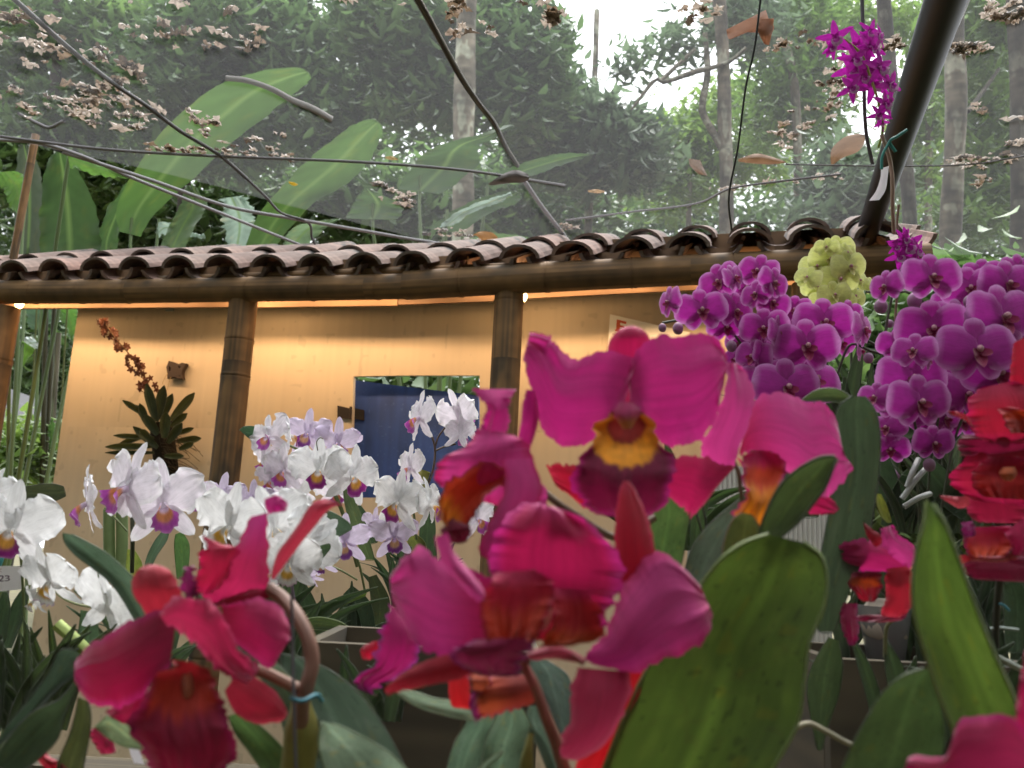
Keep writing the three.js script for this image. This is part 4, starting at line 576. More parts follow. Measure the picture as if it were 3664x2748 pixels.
  leaf(t, 'b3', .66, [[490, 140, 540, 150], [430, 180, 585, 220, 0, 0, .3], [385, 290, 590, 320, 0, 0, .4], [365, 420, 560, 440, 0, 0, .3], [380, 600, 500, 600]], [.17, .19, .05], { rimCol: [.36, .2, .06] });
  leaf(t, 'b3', .8, [[470, 60, 490, 110], [300, 200, 420, 330, 0, 0, .4], [190, 340, 370, 480, 0, 0, .5], [140, 500, 300, 640, 0, 0, .4], [100, 700, 220, 760]], [.09, .12, .08], { label: 'dull grey green leaf behind the shoot' });
  leaf(t, 'b3', .82, [[-40, 30, 60, -20], [-60, 140, 165, 110, 0, 0, .4], [-100, 300, 150, 300, 0, 0, .5], [-120, 460, 120, 460, 0, 0, .4], [-100, 700, 60, 700]], [.09, .17, .04]);
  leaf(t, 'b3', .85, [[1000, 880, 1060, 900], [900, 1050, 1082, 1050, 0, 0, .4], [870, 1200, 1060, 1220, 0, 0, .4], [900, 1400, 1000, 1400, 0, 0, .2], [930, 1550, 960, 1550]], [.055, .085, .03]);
  leaf(t, 'c', .7, [[770, 505, 800, 495, .2, .2], [850, 575, 900, 510, 0, 0, .3], [960, 625, 1020, 550, 0, 0, .4], [1100, 665, 1160, 570, 0, 0, .4], [1230, 690, 1275, 590, 0, 0, .3], [1340, 700, 1360, 640]], PALE, { label: 'pale leaf underside below the centre bloom' });
  for (const [x0, x1, w, d, c] of [[1330, 1190, 200, .72, GLA], [1530, 1440, 240, .7, GLA], [1680, 1850, 120, .72, [.12, .17, .12]]]) leaf(t, 'c', d, [[x0 - w * .25, 600, x0 + w * .25, 600, 0, 0, .3], [x0 - w * .5, 720, x0 + w * .5, 720, 0, 0, .7], [(x0 + x1) / 2 - w * .55, 860, (x0 + x1) / 2 + w * .55, 860, 0, 0, .9], [x1 - w * .5, 1100, x1 + w * .5, 1100, 0, 0, .8], [x1 - w * .4, 1300, x1 + w * .4, 1300]], c);
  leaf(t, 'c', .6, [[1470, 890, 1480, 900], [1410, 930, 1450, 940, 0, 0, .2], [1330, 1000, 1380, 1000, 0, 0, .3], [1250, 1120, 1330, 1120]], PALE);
  leaf(t, 'c', .78, [[1660, 290, 1760, 300], [1650, 370, 1900, 400, 0, 0, .5], [1700, 480, 1930, 560, 0, 0, .6], [1780, 620, 1920, 700, 0, 0, .4], [1860, 800, 1920, 820]], [.11, .15, .12]);
  // stems
  stem(t, 'stem', 'c', [[1600, 310, .6], [1680, 460, .6], [1760, 680, .6], [1830, 860, .61], [1900, 1100, .62], [1930, 1300, .64]], 95, [.22, .07, .05], { r: f => .65 + .5 * f });
  stem(t, 'stem', 'b2', [[1480, 1030, .57], [1400, 980, .575], [1250, 960, .58], [1130, 1020, .59], [1180, 1180, .6]], 46, [.26, .05, .05]);
  stem(t, 'stem', 'b2', [[1220, 0, .66], [1330, 90, .66], [1440, 160, .67], [1560, 240, .68], [1700, 290, .69], [1900, 170, .7]], 46, [.13, .09, .05]);
  stem(t, 'stem', 'm3', [[430, 1340, .75], [470, 1420, .75], [490, 1560, .76], [560, 1800, .77]], 26, [.1, .09, .05]);
  stem(t, 'stem', 'b3', [[200, 100, .84], [235, 220, .84], [270, 330, .86]], 14, [.03, .035, .02]);
  stem(t, 'stem', 'b3', [[240, 50, .84], [262, 160, .84], [280, 300, .86]], 14, [.03, .035, .02]);
  stem(t, 'aerial_root', 'b3', [[800, 1420, .72], [880, 1395, .72], [980, 1440, .72], [1090, 1500, .73], [1160, 1530, .74]], 34, [.3, .27, .18]);
  stem(t, 'bud_sheath', 'c', [[1660, 780, .66], [1640, 900, .66], [1630, 1000, .67], [1640, 1200, .68]], 90, [.2, .19, .05], { r: f => .35 + .8 * Math.sin(Math.min(1, f * 1.4) * 1.57) });
  stem(t, 'dried_flower', 'c', [[1205, 700, .8], [1190, 780, .8], [1160, 830, .8], [1150, 850, .8]], 16, [.08, .06, .03]);
}

// ---------------------------------------------------------------- the crimson cattleya at the front left
{
  const t = orchid('dark crimson cattleya orchid with two velvety blooms on a bent stem at front', ['d', 600, 1700, .64]);
  const D = .6;
  bloom(t, P('b1', 1100, 1000, D), [
    ['sepal', 'b1', [[880, 760, 1090, 660], [798, 640, 1072, 600, 0, 0, -.5], [783, 570, 1030, 508, .2, .2, -.6], [810, 488, 990, 470, .5, .5, -.4], [880, 448, 940, 450, .8, .8]], petal([.42, .02, .04], { edge: [.5, .03, .06] }), { ruffle: .2, jit: 4 }, .016],
    ['petal', 'b1', [[1060, 700, 1010, 1060, .4, 0], [930, 720, 900, 1165, .4, -.2, -.5], [760, 790, 790, 1272, .5, -.2, -1], [620, 880, 650, 1303, .7, .1, -1], [520, 930, 530, 1262, 1, .6, -.6], [443, 1040, 443, 1150, 1.5, 1.3]], petal(CRIM, { base: CRIMD, edge: [.5, .02, .16] }), { ruffle: .5, jit: 10, vein: .015, nt: 64, nu: 32 }],
    ['petal', 'b1', [[1320, 690, 1330, 840, .6, .6], [1440, 662, 1420, 925, .4, .2, -.4], [1560, 652, 1530, 1025, .4, .2, -.8], [1660, 698, 1612, 1066, .7, .5, -.7], [1722, 800, 1682, 960, 1.1, 1, -.3], [1735, 870, 1725, 905, 1.4, 1.4]], petal([.48, .014, .11], { base: CRIM, edge: [.52, .03, .18] }), { ruffle: .4, jit: 8 }, .014],
    ['petal', 'b1', [[952, 752, 990, 810, -.3, 0], [1040, 655, 1060, 840, -.8, .2, -.5], [1180, 645, 1130, 910, -.8, .3, -.7], [1325, 738, 1200, 970, -.5, .4, -.8], [1405, 910, 1260, 1050, -.2, .4, -.8], [1505, 1030, 1360, 1130, 0, .4, -.6], [1532, 1092, 1470, 1160, .2, .4]], petal([.45, .018, .08], { edge: [.55, .06, .16] }), { ruffle: .8, jit: 14, freq: 7, nt: 40 }, -.012],
    ['sepal', 'b1', [[1400, 1110, 1335, 1200], [1520, 1120, 1400, 1335, 0, 0, -.4], [1632, 1200, 1520, 1392, .2, .2, -.5], [1702, 1305, 1640, 1390, .6, .6, -.2], [1710, 1340, 1695, 1372, .8, .8]], petal([.46, .02, .05]), { ruffle: .2, jit: 4 }, .006],
    ['sepal', 'b1', [[900, 1180, 860, 1260], [780, 1260, 790, 1380, 0, 0, -.3], [690, 1290, 740, 1400, .3, .3, -.2], [620, 1320, 660, 1360]], petal(CRIM), { ruffle: .3 }, .012],
    ['lip', 'b1', [[1050, 1015, 1180, 1035, -.4, 0, .6], [945, 1105, 1265, 1125, -1.2, -.4, 1.4], [875, 1200, 1305, 1230, -1.4, -.8, 1.2], [800, 1320, 1335, 1330, -1.4, -1, .4], [776, 1440, 1392, 1450, -1.2, -1, -.3], [850, 1560, 1390, 1575, -.6, -.6, -.9], [900, 1660, 1350, 1680, 0, 0, -1], [950, 1760, 1300, 1780, .6, .6, -.8]], lipCol([.36, .012, .02], [.46, .03, .014], [.26, .005, .035], { a0: .1, a1: .28, b0: .4, b1: .54, edge: .8, edgeCol: [.33, .01, .09], round: .15 }), { ruffle: 1.1, jit: 22, nt: 48, nu: 30 }, -.02],
    ['column', 'b1', [[1075, 1105, 1140, 1090, 0, 0, -.3], [1060, 1180, 1170, 1160, .3, .3, -1], [1058, 1240, 1172, 1230, .3, .3, -1.1], [1080, 1285, 1130, 1275, 0, 0, -.4]], petal([.56, .16, .07], { edge: [.45, .05, .06] }), { ruffle: .05, jit: 0 }, -.014],
  ], D, 'open crimson bloom facing forward with dark frilled lip');
  bloom(t, P('b1', 1580, 570, .66), [
    ['petal', 'b1', [[1490, 165, 1602, 138, .4, .4], [1440, 280, 1592, 300, 0, .4, -.5], [1350, 400, 1592, 450, -.2, .4, -.8], [1260, 520, 1605, 570, -.2, .4, -.8], [1190, 600, 1560, 660, 0, .4, -.4], [1240, 670, 1400, 690]], petal([.5, .02, .1], { base: PINK, edge: MAGR }), { ruffle: .5, jit: 10 }],
    ['petal', 'b1', [[1212, 278, 1256, 300, 0, 0], [1228, 340, 1345, 332, -.2, 0, -.3], [1172, 385, 1420, 355, -.3, 0, -.5], [1185, 470, 1380, 470, -.3, 0, -.6], [1140, 560, 1330, 560, -.2, 0, -.4], [1150, 620, 1260, 620]], petal([.48, .012, .06], { edge: MAGR }), { ruffle: .6, jit: 14 }, -.01],
    ['petal', 'b1', [[1572, 60, 1640, 32], [1576, 110, 1705, 78, 0, 0, -.4], [1600, 148, 1700, 132, 0, 0, -.2]], petal(MAG), { jit: 4 }, -.004],
    ['sepal', 'b1', [[1612, 530, 1630, 540], [1650, 380, 1765, 358, 0, .3, -.4], [1762, 228, 1882, 210, 0, .4, -.5], [1850, 90, 1970, 112, .2, .5, -.4], [1935, 58, 2025, 100, .5, .7], [2035, 90, 2048, 104, .8, .8]], petal([.48, .035, .07], { edge: [.52, .06, .09] }), { ruffle: .15, jit: 2 }, -.008],
    ['sepal', 'b1', [[1605, 590, 1600, 650], [1480, 600, 1470, 680, 0, 0, -.4], [1350, 640, 1340, 700, 0, 0, -.3], [1260, 680, 1270, 700]], petal(CRIM), { ruffle: .2 }, -.004],
    ['lip', 'b1', [[1100, 460, 1150, 455], [1070, 530, 1170, 540, -.3, 0, -.4], [1085, 610, 1180, 620, -.2, 0, -.3], [1120, 650, 1160, 650]], petal(PLUM), { ruffle: 1, jit: 16, freq: 9 }, -.014],
  ], .66, 'crimson bloom in profile above the open one');
  bloom(t, P('e', 920, 960, .75), [['petal', 'e', [[800, 880, 850, 870], [790, 950, 960, 930, 0, 0, -.4], [840, 1040, 1010, 1030, 0, 0, -.5], [900, 1110, 1020, 1090]], petal(CRIM), {}]], .75, 'crimson petal peeping out under the open bloom');
  bloom(t, P('e', 420, 1150, .7), [['petal', 'e', [[340, 1060, 400, 1030], [320, 1130, 430, 1120, 0, 0, -.4], [380, 1210, 520, 1170, 0, 0, -.3], [450, 1290, 600, 1230]], petal(RED), {}]], .7, 'red petal tip at the bottom edge');
  stem(t, 'stem', 'b1', [[1600, 590, .66], [1680, 650, .655], [1770, 760, .64], [1835, 900, .63], [1855, 1030, .625], [1830, 1150, .62], [1800, 1260, .62], [1790, 1400, .63]], 84, [.17, .08, .05], { n: 40 });
  stem(t, 'stem', 'b1', [[1420, 1090, .63], [1540, 1080, .63], [1660, 1130, .625], [1780, 1190, .62]], 70, [.2, .09, .05]);
  stem(t, 'pseudobulb', 'b1', [[1790, 1245, .635], [1795, 1350, .635], [1790, 1500, .64], [1770, 1660, .65], [1760, 1800, .66]], 190, [.2, .19, .04], { r: f => .6 + .5 * sm(0, .3, f) });
  stem(t, 'support_wire', 'b1', [[1735, 620, .615], [1742, 1000, .61], [1752, 1400, .6], [1765, 1800, .6]], 20, [.1, .1, .11]);
  stem(t, 'tie', 'b1', [[1730, 1245, .605], [1800, 1260, .6], [1880, 1225, .61], [1915, 1260, .62]], 26, [.03, .16, .2]);
  // leaves
  leaf(t, 'c', .72, [[-30, 240, 30, 260], [0, 270, 190, 300, 0, 0, .5], [20, 400, 370, 390, 0, 0, .8], [40, 560, 540, 540, 0, 0, 1], [80, 760, 690, 740, 0, 0, 1.1], [140, 960, 800, 940, 0, 0, 1.1], [200, 1200, 900, 1150, 0, 0, 1]], [.075, .11, .075], { label: 'broad glaucous leaf behind the bent stem' });
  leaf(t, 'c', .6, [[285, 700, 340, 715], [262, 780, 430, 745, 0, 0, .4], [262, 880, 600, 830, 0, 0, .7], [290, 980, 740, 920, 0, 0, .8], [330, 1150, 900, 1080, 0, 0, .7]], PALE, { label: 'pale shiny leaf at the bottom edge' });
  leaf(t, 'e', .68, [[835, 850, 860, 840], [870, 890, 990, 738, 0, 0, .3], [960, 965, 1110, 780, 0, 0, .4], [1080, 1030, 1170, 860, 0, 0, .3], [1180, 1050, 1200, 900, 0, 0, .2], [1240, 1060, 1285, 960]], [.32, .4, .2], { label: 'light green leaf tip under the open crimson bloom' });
  leaf(t, 'b1', .7, [[1370, 860, 1400, 850], [1400, 930, 1500, 900, 0, 0, .3], [1500, 1050, 1640, 1030, 0, 0, .5], [1600, 1200, 1780, 1180, 0, 0, .6], [1680, 1400, 1900, 1380, 0, 0, .6], [1700, 1600, 1980, 1600]], [.14, .2, .12]);
  leaf(t, 'b1', .68, [[1360, 1350, 1420, 1330], [1400, 1450, 1560, 1420, 0, 0, .4], [1480, 1560, 1680, 1540, 0, 0, .5], [1560, 1680, 1760, 1680], [1600, 1800, 1800, 1800]], [.1, .18, .05]);
  leaf(t, 'l', .85, [[500, 790, 570, 800, 0, 0], [510, 860, 690, 860, 0, 0, .5], [590, 960, 830, 940, 0, 0, .8], [720, 1060, 950, 1040, 0, 0, .8], [860, 1170, 1060, 1150, 0, 0, .8], [960, 1300, 1140, 1290, 0, 0, .7], [1050, 1450, 1200, 1430, 0, 0, .5], [1150, 1600, 1260, 1580]], [.13, .2, .12], { label: 'arching grey green leaf above the white blooms' });
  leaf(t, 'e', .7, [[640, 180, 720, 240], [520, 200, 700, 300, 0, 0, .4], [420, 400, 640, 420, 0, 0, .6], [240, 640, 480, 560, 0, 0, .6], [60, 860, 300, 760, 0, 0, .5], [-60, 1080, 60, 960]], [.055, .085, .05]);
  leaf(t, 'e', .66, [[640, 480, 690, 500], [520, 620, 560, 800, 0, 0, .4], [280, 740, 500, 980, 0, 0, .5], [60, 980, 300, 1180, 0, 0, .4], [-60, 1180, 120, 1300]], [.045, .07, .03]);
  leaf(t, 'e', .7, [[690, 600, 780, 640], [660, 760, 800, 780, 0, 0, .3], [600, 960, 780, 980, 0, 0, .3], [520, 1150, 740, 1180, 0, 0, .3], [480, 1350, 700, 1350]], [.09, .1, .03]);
}

// ---------------------------------------------------------------- flower kinds that repeat
const CQ = camera.quaternion.clone();
const profile = { petal: t => Math.pow(t + .02, .55) * Math.pow(1.001 - t, .42) * 1.62, sepal: t => Math.pow(t + .03, .5) * Math.pow(1.001 - t, .55) * 1.75, round: t => Math.pow(t + .01, .45) * Math.pow(1.001 - t, .36) * 1.5, star: t => Math.pow(t + .05, .4) * Math.pow(1.001 - t, .75) * 1.75 };
function tepal(L, W, prof, o, color, seed) {               // grows along +y, looks along +z
  const pr = profile[prof], nu = o.nu ?? 10, nt = o.nt ?? 16;
  return gridGeo(nu, nt, (t, u) => {
    const e = Math.abs(u) ** 3, sg = u < 0 ? 3 : 17, w = noise(t * (o.freq ?? 6), sg + seed, seed) - .5, w2 = noise(t * (o.freq ?? 6) * 2.3, sg + seed, seed + 4) - .5, q = noise(u * 4 + 8, seed, seed + 2) - .5;
    const half = W / 2 * pr(t) * (1 + (o.jit ?? 0) * e * (w + w2));
    const y = L * t * (1 + (o.jit ?? 0) * .5 * q * t ** 4), x = u * half;
    const z = (o.bend ?? 0) * L * t * t + (o.cup ?? 0) * half * u * u + (o.ruffle ?? 0) * (e * (w * 1.6 + w2) + t ** 4 * q) * L;
    return new V3(x, y, z);
  }, color);
}
function lipGeo(L, o, color, seed) {                        // a tube that opens into a frilled mouth, forward (+z) and down
  return gridGeo(18, 14, (t, u) => {
    const open = mix(2.9, o.open ?? 2.2, t), a = u * open, flare = t ** 3, r = L * (.13 + .06 * t + (o.flare ?? .34) * flare), w = noise(u * 9 + seed, t * 2, seed) - .5;
    const rr = r * (1 + .3 * w * flare), cz = L * (.62 * t - .1 * flare), cy = -L * (.1 * t + .32 * t * t);
    return new V3(Math.sin(a) * rr * .9, cy - Math.cos(a) * rr * .8, cz + .12 * L * w * flare - .16 * L * flare * Math.cos(a));
  }, color);
}
const tint = (c, o = {}) => petal(c, o);
function protoCattleya(seed, P_, S_, lipF, k = 1) {
  const pc = tint(P_), sc = tint(S_);
  return [['petal', tepal(.98, 1.06 * k, 'petal', { bend: -.12, cup: -.12, ruffle: .13, jit: .2, nu: 14, nt: 24 }, pc, seed), 62], ['petal', tepal(.98, 1.06 * k, 'petal', { bend: -.1, cup: -.12, ruffle: .13, jit: .2, nu: 14, nt: 24 }, pc, seed + 1), -62],
    ['sepal', tepal(1, .42, 'sepal', { bend: -.18, cup: .12, ruffle: .03 }, sc, seed + 2), 0, -.03], ['sepal', tepal(.95, .42, 'sepal', { bend: -.1, cup: .12, ruffle: .03 }, sc, seed + 3), 140, -.03], ['sepal', tepal(.95, .42, 'sepal', { bend: -.16, cup: .12, ruffle: .03 }, sc, seed + 4), -140, -.03],
    ['lip', lipGeo(.66, { flare: .3 }, lipF, seed + 5), 0, .02]];
}
const lipPaint = (tubeC, throat, tip, edge) => (t, u) => { const n = .85 + .3 * noise(u * 8, t * 6, 4); let k = mix3(tubeC, throat, sm(.25, .5, t)); k = mix3(k, tip, sm(.58, .74, t - .1 * (1 - u * u))); k = mix3(k, edge, sm(.93, 1, t) * .6); return [k[0] * n, k[1] * n, k[2] * n]; };
const WHITE = [.9, .9, .9], LIL = [.7, .6, .76], LILP = [.86, .8, .87], LILD = [.5, .36, .58];
const kinds = {
  white: [1, 2].map(s => protoCattleya(s * 10, WHITE, WHITE, lipPaint([.8, .76, .72], [.75, .36, .05], [.33, .02, .25], [.6, .3, .6]), 1.05)),
  pure: [1, 2].map(s => protoCattleya(s * 10 + 3, WHITE, WHITE, lipPaint([.82, .8, .74], [.75, .42, .06], [.8, .78, .76], [.45, .1, .36]), 1.15)),
  lilac: [1, 2, 3].map(s => protoCattleya(s * 10 + 5, LILP, LILP, lipPaint([.76, .6, .76], [.7, .26, .1], [.48, .08, .44], [.66, .36, .66]), 1)),
  violet: [1, 2].map(s => protoCattleya(s * 10 + 7, LIL, LIL, lipPaint([.6, .42, .66], [.7, .4, .2], [.26, .06, .33], [.6, .4, .65]), .8)),
};
const phalCol = (c, rim) => (t, u) => { const e = sm(.7, 1, Math.max(Math.abs(u) * sm(0, .3, t), (t - .1) / .9)), n = .88 + .2 * noise(u * 12 + 5, t * 5, 6); const k = mix3(c, rim, e * .9); return [k[0] * n, k[1] * n, k[2] * n]; };
function protoPhal(seed, c, rim, lip, sepalC) {
  const pc = phalCol(c, rim), sc = phalCol(sepalC, rim);
  return [['petal', tepal(1, 1.3, 'round', { bend: -.1, cup: -.18, ruffle: .03, jit: .03 }, pc, seed), 78, .02], ['petal', tepal(1, 1.3, 'round', { bend: -.06, cup: -.2, ruffle: .03, jit: .03 }, pc, seed + 1), -78, .02],
    ['sepal', tepal(.82, .66, 'round', { bend: -.1, cup: -.14 }, sc, seed + 2), 0, -.02], ['sepal', tepal(.8, .62, 'round', { bend: -.1, cup: -.14 }, sc, seed + 3), 138, -.02], ['sepal', tepal(.8, .62, 'round', { bend: -.12, cup: -.14 }, sc, seed + 4), -138, -.02],
    ['lip', mergeGeometries([tepal(.42, .36, 'star', { bend: .5, cup: .5, nu: 6, nt: 8 }, tint(lip), seed + 5).rotateZ(Math.PI), tepal(.24, .22, 'round', { bend: .9, cup: .3, nu: 6, nt: 8 }, tint(lip), seed + 6).rotateZ(1.9), tepal(.24, .22, 'round', { bend: .9, cup: .3, nu: 6, nt: 8 }, tint(lip), seed + 7).rotateZ(-1.9), paint(blob(new V3(0, .04, .1), .07, .08, .1, null, 2), [.6, .3, .35])].map(g => { const q = g.index ? g.toNonIndexed() : g; return q; })), 0, .03]];
}
kinds.purple = [1, 2, 3].map(s => protoPhal(s * 20, [.43, .018, .32], [.7, .32, .68], [.3, .01, .08], [.38, .016, .27]));
kinds.yellow = [1, 2].map(s => protoPhal(s * 20 + 3, [.68, .72, .24], [.76, .78, .36], [.66, .64, .24], [.64, .7, .2]));
const starCol = c => tint(c, { edge: c.map(x => x * 1.1) });
function protoStar(seed, c, lip, w = .42) {
  const l = [['lip', lipGeo(.62, { flare: .3 }, (t, u) => t > .75 ? lip : c.map(x => x * .9), seed + 9), 0, .02]];
  for (const [i, a] of [0, 68, -68, 142, -142].entries()) l.push([i % 3 ? 'petal' : 'sepal', tepal(1, w, 'star', { bend: -.12, cup: .2, ruffle: .04, nu: 6, nt: 10 }, starCol(c), seed + i), a + 8 * (hash(i, seed, 3) - .5), 0]); return l;
}
kinds.magenta = [1, 2].map(s => protoStar(s * 20 + 7, [.5, .015, .4], [.55, .3, .5]));
kinds.brown = [1, 2].map(s => protoStar(s * 20 + 11, [.2, .07, .035], [.4, .2, .17], .7));
const redLip = lipPaint([.5, .02, .06], [.62, .08, .02], CRIM, CRIM);
kinds.red = [1, 2].map(s => protoCattleya(s * 10 + 9, CRIM, RED, redLip, 1));
let flowerNo = 0;
const FS = { purple: 1.14, yellow: 1.22, lilac: 1.14, violet: 1.1, white: 1.08, pure: 1.06, magenta: 1.1 };
// place one flower: sheet, x, y, radius in sheet pixels, depth, yaw, pitch, roll (degrees, as seen from the front)
function flowerAt(t, kind, z, x, y, rad, depth, yaw = 0, pitch = 0, roll = 0, label) {
  const p = P(z, x, y, depth), f = sub(t, 'flower', p), list = kinds[kind][flowerNo++ % kinds[kind].length], s = rad * UNIT(z, depth) * (FS[kind] ?? 1);
  f.quaternion.copy(CQ).multiply(new THREE.Quaternion().setFromEuler(new THREE.Euler(-pitch * RAD, yaw * RAD, roll * RAD, 'YXZ'))); f.scale.setScalar(s);
  if (label) f.userData.label = label;
  for (const [n, g, a, dz = 0] of list) { const m = new THREE.Mesh(g, n === 'lip' ? lipMat : petalMat); m.name = n; m.position.z = dz; if (n !== 'lip') m.rotation.z = a * RAD * (1 + .06 * (hash(flowerNo, Math.round(a), 4) - .5)); m.rotation.x = .1 * (hash(flowerNo, Math.round(a), 5) - .5); f.add(m); }
  return f;
}
const budAt = (t, z, x, y, r, d, c) => part(t, 'bud', paint(blob(P(z, x, y, d), r * UNIT(z, d), r * UNIT(z, d) * 1.15, r * UNIT(z, d), CQ, 2, .05), c), stemMat);
const pots = [];
function pot(t, x, z, y0, r, h, c, n = 'pot') {             // a tapered pot with a rim, standing at y0
  const pts = [[0, 0], [r * .74, 0], [r * .76, .004], [r * .95, h * .84], [r * 1.04, h * .85], [r * 1.05, h], [r * .96, h], [r * .92, h * .86], [r * .9, h * .8], [0, h * .8]].map(([a, b]) => new THREE.Vector2(a, b));
  const g = new THREE.LatheGeometry(pts, 24); g.translate(x, y0, z); return part(t, n, g, std(lin(...c), .85, { map: tileTexPot }));
}
const tileTexPot = texture(128, 128, (u, v) => { const k = .8 + .4 * (fbm(u * 6, v * 8, 201) - .5); return [k, k, k]; });

// ---------------------------------------------------------------- purple moth orchids
const grp = 'moth orchids with purple flower sprays';
function moth(label, at, kind, flowers, sprays, buds, budC, D) {
  const t = orchid(label, at, 'orchid', 'moth_orchid', kind === 'purple' ? grp : undefined);
  flowers.forEach(([x, y, r, yaw, pi, ro, dd]) => flowerAt(t, kind, 'm3', x, y, r, D + (dd ?? (hash(x, y, 3) - .5) * .12), yaw ?? 0, pi ?? (hash(x, y, 5) - .3) * 20, ro ?? (hash(x, y, 7) - .5) * 30));
  sprays.forEach(l => stem(t, 'stem', 'm3', l.map(([x, y, dd]) => [x, y, D + .05 + (dd ?? 0)]), 16, [.05, .06, .03], { n: 30 }));
  buds.forEach(([x, y, r]) => budAt(t, 'm3', x, y, r, D + .02, budC));
  return t;
}
const PB = [.24, .12, .2];
{
  const t = moth('purple moth orchid spray arching in front of the lit wall', ['m3', 700, 1700, 1.45], 'purple', [
    [250, 445, 148, 0, 5, 5, -.02], [50, 395, 108, -66, 0, 10], [355, 270, 128, -38, 0, 20], [455, 450, 128, 28, 0, -10], [450, 245, 96, 42], [400, 545, 110, 10, -10, 0, .04], [590, 205, 118, -30, 10], [690, 275, 108, 28, 0, -20], [680, 395, 118, 14, 0, -25], [580, 345, 100, -46], [815, 440, 95, -24, 0, 0, .06], [630, 555, 138, -24, 0, 5, -.02], [725, 575, 112, 46, 0, 0, -.03], [1000, 520, 172, 0, 5, 0, .03], [1235, 560, 128, 48, 0, -10, .02], [890, 665, 186, 0, 0, 0, -.04], [560, 725, 118, -46], [640, 700, 104, 40], [935, 865, 190, 24, 10, -20], [625, 870, 142, -24, 0, 10, -.03], [770, 915, 196, 8, 5, 0, -.06], [455, 745, 82, -40], [1150, 470, 100, 20, 0, 0, .08], [500, 555, 90, -20, 0, 0, .08], [1220, 690, 80, 60, 0, 0, .06], [330, 360, 110, -10, 0, 0, .06], [520, 300, 90, 10, 0, 0, .08], [740, 470, 100, -10, 0, 0, .08], [760, 700, 110, -30, 0, 0, .05], [1090, 640, 120, 20, 0, 0, .08], [480, 640, 80, -20, 0, 0, .06], [700, 780, 110, 0, 0, 0, .06], [870, 780, 120, 10, 0, 0, .06], [520, 860, 100, -40, 0, 0, .05]],
    [[[10, 520], [120, 500], [260, 470], [420, 560], [520, 700], [600, 860], [700, 1100], [760, 1500]], [[560, 160], [640, 300], [680, 480], [640, 640], [620, 800], [720, 1100]], [[1320, 660], [1200, 600], [1060, 560], [1000, 700], [900, 850], [860, 1200]], [[1480, 725], [1380, 715], [1280, 690], [1160, 650], [1100, 760], [1040, 1000]]],
    [[10, 550, 24], [105, 555, 33], [430, 662, 32], [1265, 735, 30], [1395, 525, 22], [1430, 1450, 36]], PB, 1.4);
  leaf(t, 'm3', 1.5, [[680, 1200, 760, 1180], [700, 1300, 900, 1280, 0, 0, .4], [760, 1500, 980, 1460], [800, 1700, 960, 1700]], OLD);
}
